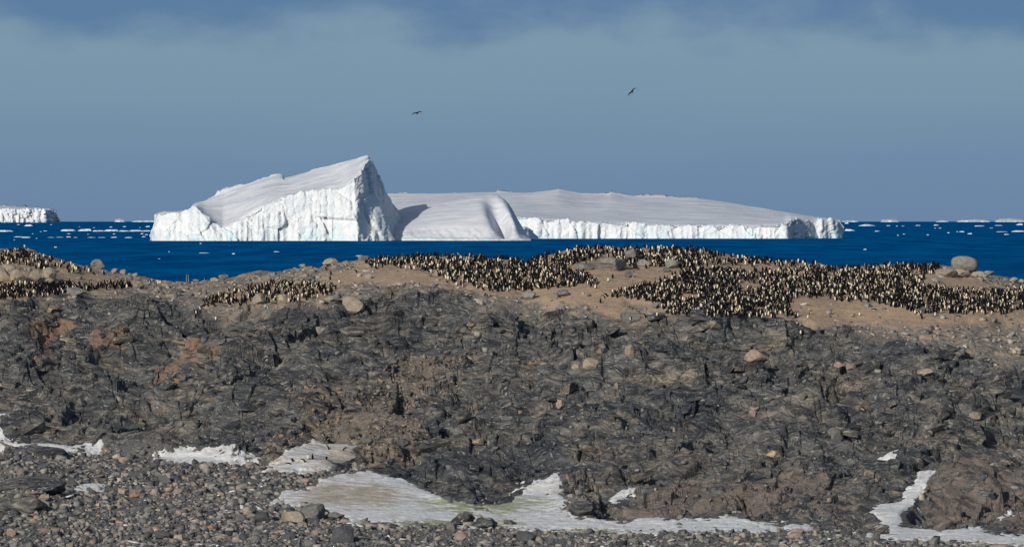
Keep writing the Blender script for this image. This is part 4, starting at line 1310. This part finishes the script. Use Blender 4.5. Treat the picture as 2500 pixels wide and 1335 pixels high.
for n_, (u, v, w, h, cn, rd, lab) in enumerate(BOULDERS):
    x, D, z = unproject(u, v)
    px = D / F
    W, Hh = w * px, h * px
    sink = .14
    me = boulder_mesh(W, Hh * (1 + sink), W * random.Random(n_).uniform(.7, .95), 900 + n_, cuts=3 if n_ == 0 else 14, rug=.26 if cn == 'gneiss' else .10, n=4 if cn == 'gneiss' else 3)
    me.materials.append(M_STONE[cn])
    o = link('boulder', me)
    o.location = (x, D + W * .25, z + Hh * (1 + sink) * (.5 - sink))
    o.rotation_euler = (0, .12 if n_ == 0 else random.Random(n_).uniform(-.12, .12), 0)
    tag(o, lab, 'boulder', 'boulders lying on the island')


# smooth rock humps coming up through the left beach
for n_, (u, v, w, h, lab) in enumerate([(28, 1252, 170, 40, 'smooth blue grey rock hump at the left edge of the beach'), (60, 1196, 200, 30, 'broad dark whaleback rock above the blue grey hump at left'), (110, 1116, 110, 26, 'low dark rock under the left end of the long snow strip')]):
    x, D, z = unproject(max(u, 5), v)
    px = D / F
    x = (u - 1250) * px
    me = boulder_mesh(w * px, h * px * 1.5, w * px * .6, 980 + n_, n=5, cuts=9)
    me.polygons.foreach_set('use_smooth', np.ones(len(me.polygons), bool))
    me.materials.append(M_BLOCK)
    o = link('rock_outcrop', me)
    o.location = (x, D + w * px * .27, z + h * px * .22)
    tag(o, lab, 'rock')

# scraps of old snow caught between the stones
u, D, x, z, i, j, rs = survey_points(900, -100, 2600, 650, 745, 31)
ok = np.where((beach[i, j] > .6) & (snow_s[i, j] < -6) & (gn2(x / 7., D / 7., 97) > .12))[0][:150]
sz = np.exp(rs.normal(-1.15, .35, len(ok)))
scr = [hull_proto(12, 820 + k, (1.3, .8, .22)) for k in range(6)]
o = scatter_mesh('snow_scraps', np.stack([x[ok], D[ok], z[ok] + .20], -1), scr, sz, np.full((len(ok), 3), .6), 33)
o.data.materials.clear(); o.data.materials.append(M_SNOW)
tag(o, 'small scraps of snow caught between the beach stones', kind='stuff')

# ------------------------------------------------------------------ penguins
M_BLACK = mat_plain('black_plumage', (.005, .005, .007), .8, .08)
M_CREAM = mat_plain('cream_plumage', (.56, .495, .375), .8, .1)
M_BILL = mat_plain('bill_and_feet', (.16, .085, .06), .6, .3)


def penguin_proto(pose, seg=10):
    """one continuous body: tail, belly, neck, head and bill as rings along a bent spine, then flippers and feet; facing +Y, feet at the origin"""
    # distance along the spine, half width, half depth
    R = [(.00, .04, .045), (.05, .094, .09), (.13, .125, .122), (.23, .137, .136), (.33, .130, .127), (.42, .106, .102), (.475, .074, .076), (.52, .060, .066), (.56, .066, .076), (.60, .060, .068), (.63, .034, .038), (.642, .006, .006)]
    bend = {'stand': (.08, .0), 'look': (.02, -.25), 'stoop': (.45, 1.25), 'lie': (1.38, .0), 'lean': (.25, .5), 'wings': (.05, .1)}[pose]
    V, Fc, Mi = [], [], []
    y, z, prev = 0.0, .035 if pose != 'lie' else .12, 0.0
    cen = []
    for (s, a, b) in R:
        ds = s - prev; prev = s
        ang = bend[0] + bend[1] * max(0, (s - .18) / .45)
        if pose == 'lie':
            ang = 1.42 if s < .45 else 1.42 - 2.2 * (s - .45)
        y += ds * math.sin(ang); z += ds * math.cos(ang)
        cen.append((y, z, ang))
    for (s, a, b), (cy, cz, ang) in zip(R, cen):
        for k in range(seg):
            t = 2 * math.pi * k / seg
            lx, lf = a * math.sin(t), b * math.cos(t)
            V.append((lx, cy + lf * math.cos(ang), cz - lf * math.sin(ang)))
    n = len(R)
    for i in range(n - 1):
        for k in range(seg):
            k2 = (k + 1) % seg
            Fc.append((i * seg + k, i * seg + k2, (i + 1) * seg + k2, (i + 1) * seg + k))
            tm = 2 * math.pi * (k + .5) / seg
            Mi.append(1 if (math.cos(tm) > .55 and 0 < i < 7) else 0)
    Fc.append(tuple(range(seg))[::-1]); Mi.append(0)
    Fc.append(tuple((n - 1) * seg + k for k in range(seg))); Mi.append(0)

    def quadstrip(pts, mi):
        b0 = len(V)
        V.extend(pts)
        return b0

    # bill
    hy, hz, ha = cen[8]
    if pose == 'lie': ha -= 1.2
    f = (math.cos(ha * .4), -math.sin(ha * .4))
    b0 = len(V)
    for dx, dz in ((-.018, 0), (.018, 0), (0, .022), (0, -.016)):
        V.append((dx, hy + .065 * f[0], hz + .01 + dz + .065 * f[1]))
    V.append((0, hy + .125 * f[0], hz + .125 * f[1]))
    for a_, b_ in ((0, 2), (2, 1), (1, 3), (3, 0)):
        Fc.append((b0 + a_, b0 + b_, b0 + 4)); Mi.append(2)
    # flippers
    sy, szz, sa = cen[5]
    for sgn in (-1, 1):
        out = .16 if pose == 'wings' else .035
        back = (math.sin(sa), math.cos(sa))
        b0 = len(V)
        prof = [(0, .035, .085), (.10, .045, .108 + out * .35), (.20, .036, .114 + out * .8), (.27, .012, .115 + out)]
        for (dl, wd, ox) in prof:
            cy = sy - back[0] * dl; cz = szz - back[1] * dl + (out * .25 if pose == 'wings' else 0)
            V.append((sgn * ox, cy + wd, cz)); V.append((sgn * ox, cy - wd, cz))
            V.append((sgn * (ox + .016), cy, cz))
        for i in range(3):
            a0 = b0 + i * 3
            for p_, q_, mi in ((0, 2, 0), (2, 1, 0), (1, 0, 1)):
                Fc.append((a0 + p_, a0 + q_, a0 + 3 + q_, a0 + 3 + p_)); Mi.append(mi)
        Fc.append((b0 + 9, b0 + 10, b0 + 11)); Mi.append(0)
    # feet and tail
    if pose != 'lie':
        for sgn in (-1, 1):
            b0 = len(V)
            for p in ((.03, -.03, 0), (.09, -.03, 0), (.11, .09, 0), (.02, .09, 0), (.045, -.02, .05), (.075, -.02, .05)):
                V.append((sgn * p[0], p[1], p[2]))
            for f_ in ((0, 1, 5, 4), (1, 2, 5), (2, 3, 4, 5), (3, 0, 4), (0, 1, 2, 3)):
                Fc.append(tuple(b0 + q for q in f_)); Mi.append(2)
    ty, tz, ta = cen[1]
    b0 = len(V)
    d = (-math.cos(.9), -math.sin(.9)) if pose != 'lie' else (-1, -.15)
    for p in ((-.05, ty - .05, tz + .03), (.05, ty - .05, tz + .03), (0, ty - .08, tz + .07), (0, ty - .07 + d[0] * .14, max(.01, tz + d[1] * .11))):
        V.append(p)
    for f_ in ((0, 2, 3), (2, 1, 3), (1, 0, 3)):
        Fc.append(tuple(b0 + q for q in f_)); Mi.append(0)
    return V, Fc, Mi


POSES = ['stand', 'look', 'lean', 'stoop', 'wings', 'lie']
PV = {}
for p in POSES:
    V, Fc, Mi = penguin_proto(p)
    me = bpy.data.meshes.new('penguin')
    me.from_pydata(V, [], Fc)
    for m in (M_BLACK, M_CREAM, M_BILL):
        me.materials.append(m)
    me.polygons.foreach_set('material_index', Mi)
    me.polygons.foreach_set('use_smooth', np.ones(len(Mi), bool))
    me.update()
    bm = bmesh.new(); bm.from_mesh(me)
    bmesh.ops.recalc_face_normals(bm, faces=bm.faces)
    bm.to_mesh(me); bm.free()
    low = penguin_proto(p, 6)
    T, TM = [], []
    for f, m_ in zip(low[1], low[2]):
        for k in range(1, len(f) - 1):
            T.append((f[0], f[k], f[k + 1])); TM.append(m_)
    PV[p] = (me, np.array(low[0], np.float32), np.array(T), np.array(TM))

WHERE = {'ridge': ('packed on the middle ridge', 'penguins packed on the middle ridge'), 'crest': ('in the crest colony against the sea', 'penguins along the crest'),
         'knoll': ('on the tan knoll at far left', 'penguins on the left knoll'),
         'hollow': ('in the dense band below the left knoll', 'penguins in the band below the left knoll'), 'slope': ('among those around two tan boulders', 'penguins around the two tan boulders')}
FRONT = [(1620, 'at the left tip of the front colony', 'penguins at the left tip of the front colony'), (1780, 'above the left rock face', 'penguins above the left rock face'), (1940, 'above the right rock face', 'penguins above the right rock face'),
         (2150, 'above the bare sand tongue', 'penguins above the bare sand tongue'), (2300, 'near the grey boulder of the right colony', 'penguins near the grey boulder at right'), (9999, 'right of the thin post below the perched boulder', 'penguins right of the thin post')]
DENS = {'ridge': .041, 'crest': .038, 'front': .041, 'knoll': .032, 'hollow': .054, 'slope': .031}
HOLES = [(1830, 700, 34, 7), (1765, 632, 20, 6), (1500, 655, 40, 10), (1605, 747, 16, 6), (1570, 648, 18, 8), (1640, 655, 18, 10), (630, 742, 17, 10), (690, 740, 14, 8), (1680, 726, 26, 6), (1890, 655, 60, 4), (2100, 742, 30, 4), (1540, 628, 14, 7), (1460, 676, 20, 6)]
rs = np.random.default_rng(77)
BIRDS = []
for key, poly in COLONY.items():
    pa = np.array(poly, float)
    area = abs(np.sum(pa[:, 0] * np.roll(pa[:, 1], -1) - pa[:, 1] * np.roll(pa[:, 0], -1))) / 2
    want = int(area * DENS[key])
    got = []
    cell = {}
    tries = 0
    while len(got) < want and tries < want * 30:
        tries += 1
        u = rs.uniform(max(pa[:, 0].min(), -40), min(pa[:, 0].max(), 2540)); v = rs.uniform(pa[:, 1].min(), pa[:, 1].max())
        sd = float(poly_sdf(np.array([u]), np.array([v]), poly)[0])
        if sd < -3.5 or (sd < 3 and rs.random() < .45):
            continue
        if any(((u - a) / c) ** 2 + ((v - b) / d) ** 2 < 1 for a, b, c, d in HOLES):
            continue
        if float(gn2(np.array([u / 38.]), np.array([v / 15.]), 88)[0]) < -.42 and rs.random() < .8:
            continue
        x, D, z = unproject(u, v)
        c = (int(x / .5), int(D / .5))
        if any((x - q[0]) ** 2 + (D - q[1]) ** 2 < .18 ** 2 for a in (-1, 0, 1) for b in (-1, 0, 1) for q in cell.get((c[0] + a, c[1] + b), ())):
            continue
        cell.setdefault(c, []).append((x, D))
        got.append((x, D, z, key, u, v))
    BIRDS += got
print('penguins', len(BIRDS))
BIRDS.sort(key=lambda b: b[1])


def pose_of(rs):
    return str(rs.choice(POSES, p=[.32, .20, .18, .15, .08, .07]))


def heading(rs):
    # most look about; rotation about Z, facing +Y when 0
    return rs.uniform(0, 2 * math.pi) if rs.random() < .55 else rs.normal(0, 1.2)


NEAR = [b for b in BIRDS if 0 < b[4] < 2500][:255]
near_ids = set(id(b) for b in NEAR)
POSE_WORD = {'stand': 'upright', 'look': 'upright', 'lean': 'leaning', 'stoop': 'stooping', 'wings': 'flipper spreading', 'lie': 'prone'}
for b in NEAR:
    p = pose_of(rs)
    o = bpy.data.objects.new('penguin', PV[p][0])
    C.objects.link(o)
    s = rs.uniform(.93, 1.16)
    o.location = (b[0], b[1], b[2] - .01); o.rotation_euler = (0, 0, heading(rs)); o.scale = (s, s, s * rs.uniform(.95, 1.08))
    lab, grp = WHERE.get(b[3], ('', ''))
    if b[3] == 'front':
        lab, grp = [q for q in FRONT if b[4] < q[0]][0][1:]
    if b[3] in ('front', 'ridge'):
        row = 'lower rim' if b[5] > (757 if b[4] > 1560 else 728) else ('lower rows' if b[5] > (740 if b[4] > 1560 else 712) else 'middle rows')
        lab, grp = row + ' ' + lab, grp + ', ' + row
    f = -math.cos(o.rotation_euler.z)
    view = 'cream front to us' if f > .5 else ('black back to us' if f < -.5 else 'turned sideways')
    tag(o, f'{POSE_WORD[p]} penguin {view}, {lab}', 'penguin', grp)
Vs, Fs, Ms, off = [], [], [], 0
for b in BIRDS:
    if id(b) in near_ids:
        continue
    p = pose_of(rs)
    _, pv, pt, pm = PV[p]
    a = heading(rs); s = rs.uniform(.93, 1.16)
    ca, sa = math.cos(a), math.sin(a)
    w = np.stack([pv[:, 0] * ca - pv[:, 1] * sa, pv[:, 0] * sa + pv[:, 1] * ca, pv[:, 2] * rs.uniform(.95, 1.08)], -1) * s + np.array([b[0], b[1], b[2] - .01])
    Vs.append(w); Fs.append(pt + off); Ms.append(pm); off += len(pv)
me = mesh_np('penguin_crowd', np.vstack(Vs), np.vstack(Fs), True, None, np.concatenate(Ms))
for m in (M_BLACK, M_CREAM, M_BILL):
    me.materials.append(m)
bm = bmesh.new(); bm.from_mesh(me); bmesh.ops.recalc_face_normals(bm, faces=bm.faces); bm.to_mesh(me); bm.free()
tag(link('penguin_crowd', me), 'dense crowd of black and cream penguins covering the island ridge', kind='stuff')

# stragglers: (u, v of the feet, pose, heading deg, label)
LONERS = [
    (2099, 772, 'stand', 150, 'lone upright penguin on bare sand below the right colony'), (1977, 768, 'lean', 250, 'penguin standing on sand just right of the rock face'), (1972, 778, 'stand', 200, 'pale fronted penguin on sand above the dark rock corner'),
    (1540, 783, 'stand', 100, 'penguin standing alone on grey rock left below the front colony'), (1576, 776, 'lean', 60, 'dark backed penguin on sand at the left below the front colony'), (1604, 772, 'stand', 180, 'penguin facing out on sand left below the front colony'),
    (1466, 740, 'wings', 0, 'dark penguin with flippers out on sand between the colonies'), (1476, 728, 'stoop', 90, 'stooped black penguin on sand between the colonies'), (1455, 704, 'stand', 20, 'dark penguin on sand left of the front colony tip'),
    (1485, 688, 'look', 160, 'cream fronted penguin alone on sand below the long slab'), (1496, 680, 'stand', 10, 'black backed penguin on sand below the long slab'),
    (918, 657, 'stand', 10, 'black backed penguin alone on pale rock under the ridge colony'), (871, 666, 'stoop', 40, 'small dark penguin alone on pale rock left of the ridge colony'), (808, 672, 'stand', 20, 'upper of two dark penguins on rock above the slope colony'),
    (796, 660, 'lean', 60, 'dark penguin below the domed crest boulder'), (806, 684, 'wings', 10, 'dark penguin above the right end of the slope colony'), (828, 692, 'stand', 190, 'white fronted penguin beside a shadowed crack right of the slope colony'),
    (478, 768, 'stand', 200, 'pale penguin alone on rock below the slope colony left end'), (490, 756, 'lean', 120, 'penguin at the lower left tip of the slope colony'), (527, 782, 'stand', 150, 'lowest penguin on dark rock below the slope colony'),
    (368, 694, 'lean', 100, 'penguin on rubble right of the lower left band, leftmost of three'), (386, 694, 'look', 180, 'middle of three penguins on rubble right of the lower left band'), (391, 694, 'look', 190, 'rightmost of three penguins on rubble right of the lower left band'),
    (502, 684, 'stand', 60, 'penguin on the low crest right of the two stakes'), (230, 671, 'stoop', 40, 'black penguin below the rounded crest boulder'), (254, 671, 'stand', 30, 'dark penguin right of the rounded crest boulder'),
    (2283, 772, 'stand', 180, 'white fronted penguin below the right colony beside the thin post'), (2251, 779, 'stand', 10, 'black backed penguin below the right colony left of the thin post'), (2345, 775, 'lie', 80, 'prone penguin on sand right of the thin post'),
    (2140, 758, 'lie', 70, 'prone dark penguin on sand under the right colony'), (2165, 757, 'lie', 100, 'second prone penguin on sand under the right colony'), (1955, 816, 'stand', 170, 'penguin in the cleft of the dark rock corner'),
    (60, 607, 'stand', 170, 'penguin on the top stone of the left knoll'),
    (792, 1067, 'stoop', 90, 'uppermost dark penguin at the top of the sloping snow patch'), (797, 1075, 'stoop', 270, 'cream bellied stooping penguin at the top of the sloping snow patch'), (802, 1097, 'lean', 75, 'cream penguin leaning left in the middle of the snow patch'),
    (838, 1100, 'stoop', 270, 'stooping penguin at the right side of the snow patch'), (752, 1121, 'look', 180, 'white fronted upright penguin on the lower snow patch'), (763, 1121, 'stand', 0, 'black backed upright penguin beside the white fronted one'),
    (797, 1122, 'stoop', 0, 'black hunched penguin at the lower right of the snow patch'), (744, 1128, 'stoop', 80, 'black stooping penguin left below the upright pair'), (715, 1127, 'stoop', 30, 'upper of two black penguins at the lower left of the snow patch'), (709, 1134, 'lie', 70, 'lowest black penguin at the left of the snow patch'),
]
snow_pts = None
bpy.context.view_layer.update()
dg_ = bpy.context.evaluated_depsgraph_get()
camloc = Vector((0, 0, H))


def cast(u, v):
    d = Vector(((u - 1250) / F, 1.0, -(v - V0) / F)).normalized()
    hit, loc, nn, ii_, ob, mm = sc.ray_cast(dg_, camloc, d)
    return loc if hit and ob.name.split('.')[0] in ('rock_slope', 'colony_ground', 'stony_beach', 'snow_patch', 'boulder', 'rock_block') else None


for (u, v, p, hd, lab) in LONERS:
    loc = cast(u, v)
    if loc is None:
        loc = Vector(unproject(u, v))
    o = bpy.data.objects.new('penguin', PV[p][0])
    C.objects.link(o)
    o.location = loc - Vector((0, 0, .01)); o.rotation_euler = (0, 0, math.radians(hd))
    tag(o, lab, 'penguin', 'penguins away from the colonies')

# ------------------------------------------------------------------ flying skuas and stakes
M_SKUA = mat_plain('brown_black_plumage', (.025, .022, .02), .7, .2)


def skua(name_loc, yaw, bank, pitch, span, label):
    V, Fc = [], []
    B = [(-.30, .005, .01), (-.24, .05, .012), (-.12, .055, .05), (.02, .075, .065), (.14, .06, .055), (.20, .045, .045), (.25, .04, .04), (.30, .012, .015)]
    for (y, a, b) in B:
        for k in range(8):
            t = 2 * math.pi * k / 8
            V.append((a * math.cos(t), y, b * math.sin(t)))
    for i in range(len(B) - 1):
        for k in range(8):
            Fc.append((i * 8 + k, i * 8 + (k + 1) % 8, (i + 1) * 8 + (k + 1) % 8, (i + 1) * 8 + k))
    Fc.append(tuple(range(8))[::-1]); Fc.append(tuple((len(B) - 1) * 8 + k for k in range(8)))
    for sg in (-1, 1):
        W = [(0.0, .13, -.10, .0), (.20, .17, -.07, .06), (.38, .15, -.03, .09), (.55, .06, -.06, .07), (.70, -.10, -.14, .02)]
        b0 = len(V)
        for (xx, le, te, zz) in W:
            for dz in (.012, -.012):
                V.append((sg * xx, le, zz + dz)); V.append((sg * xx, te, zz + dz * .4))
        for i in range(len(W) - 1):
            a = b0 + i * 4; c = a + 4
            for p_, q_ in ((0, 1), (1, 3), (3, 2), (2, 0)):
                Fc.append((a + p_, a + q_, c + q_, c + p_))
        a = b0 + 4 * (len(W) - 1)
        Fc.append((a, a + 1, a + 3, a + 2))
    me = bpy.data.meshes.new('flying_bird')
    me.from_pydata(V, [], Fc); me.materials.append(M_SKUA)
    bm = bmesh.new(); bm.from_mesh(me); bmesh.ops.recalc_face_normals(bm, faces=bm.faces); bm.to_mesh(me); bm.free()
    o = link('flying_bird', me)
    o.location = name_loc
    o.scale = (span, span, span)
    o.rotation_euler = Euler((pitch, bank, yaw), 'YXZ')
    tag(o, label, 'bird', 'skuas in flight')


def at(u, v, D):
    return ((u - 1250) / F * D, D, H - (v - V0) / F * D)


skua(at(1018, 277, 780), math.radians(172), math.radians(14), .55, 1.02, 'dark bird gliding in the sky above the tilted iceberg peak')
skua(at(1543, 225, 760), math.radians(165), math.radians(46), .5, 1.02, 'dark banking bird high in the sky above the tabular iceberg')
skua(at(186, 620, 850), math.radians(100), math.radians(15), 0, .8, 'dark bird flying low over the sea beside the left knoll')

M_WOOD = mat_plain('weathered_wood', (.30, .28, .26), .8, .2, .2)
M_IRON = mat_plain('dark_iron', (.06, .06, .06), .7, .3, .2)
for (u, v, hpx, r, mt, lab) in [(455.5, 688, 18, .035, M_WOOD, 'left of two thin pale stakes on the low crest'), (460, 688, 18, .035, M_WOOD, 'right of two thin pale stakes on the low crest'), (2331, 786, 42, .035, M_IRON, 'thin dark post standing in front of the right colony')]:
    x, D, z = unproject(u, v)
    bm = bmesh.new()
    hh = hpx * D / F
    bmesh.ops.create_cone(bm, cap_ends=True, segments=8, radius1=r, radius2=r * .8, depth=hh + .2)
    me = bpy.data.meshes.new('marker_stake'); bm.to_mesh(me); bm.free()
    me.materials.append(mt)
    o = link('marker_stake', me)
    o.location = (x, D, z + hh / 2 - .1)
    tag(o, lab, 'stake')
print('done')
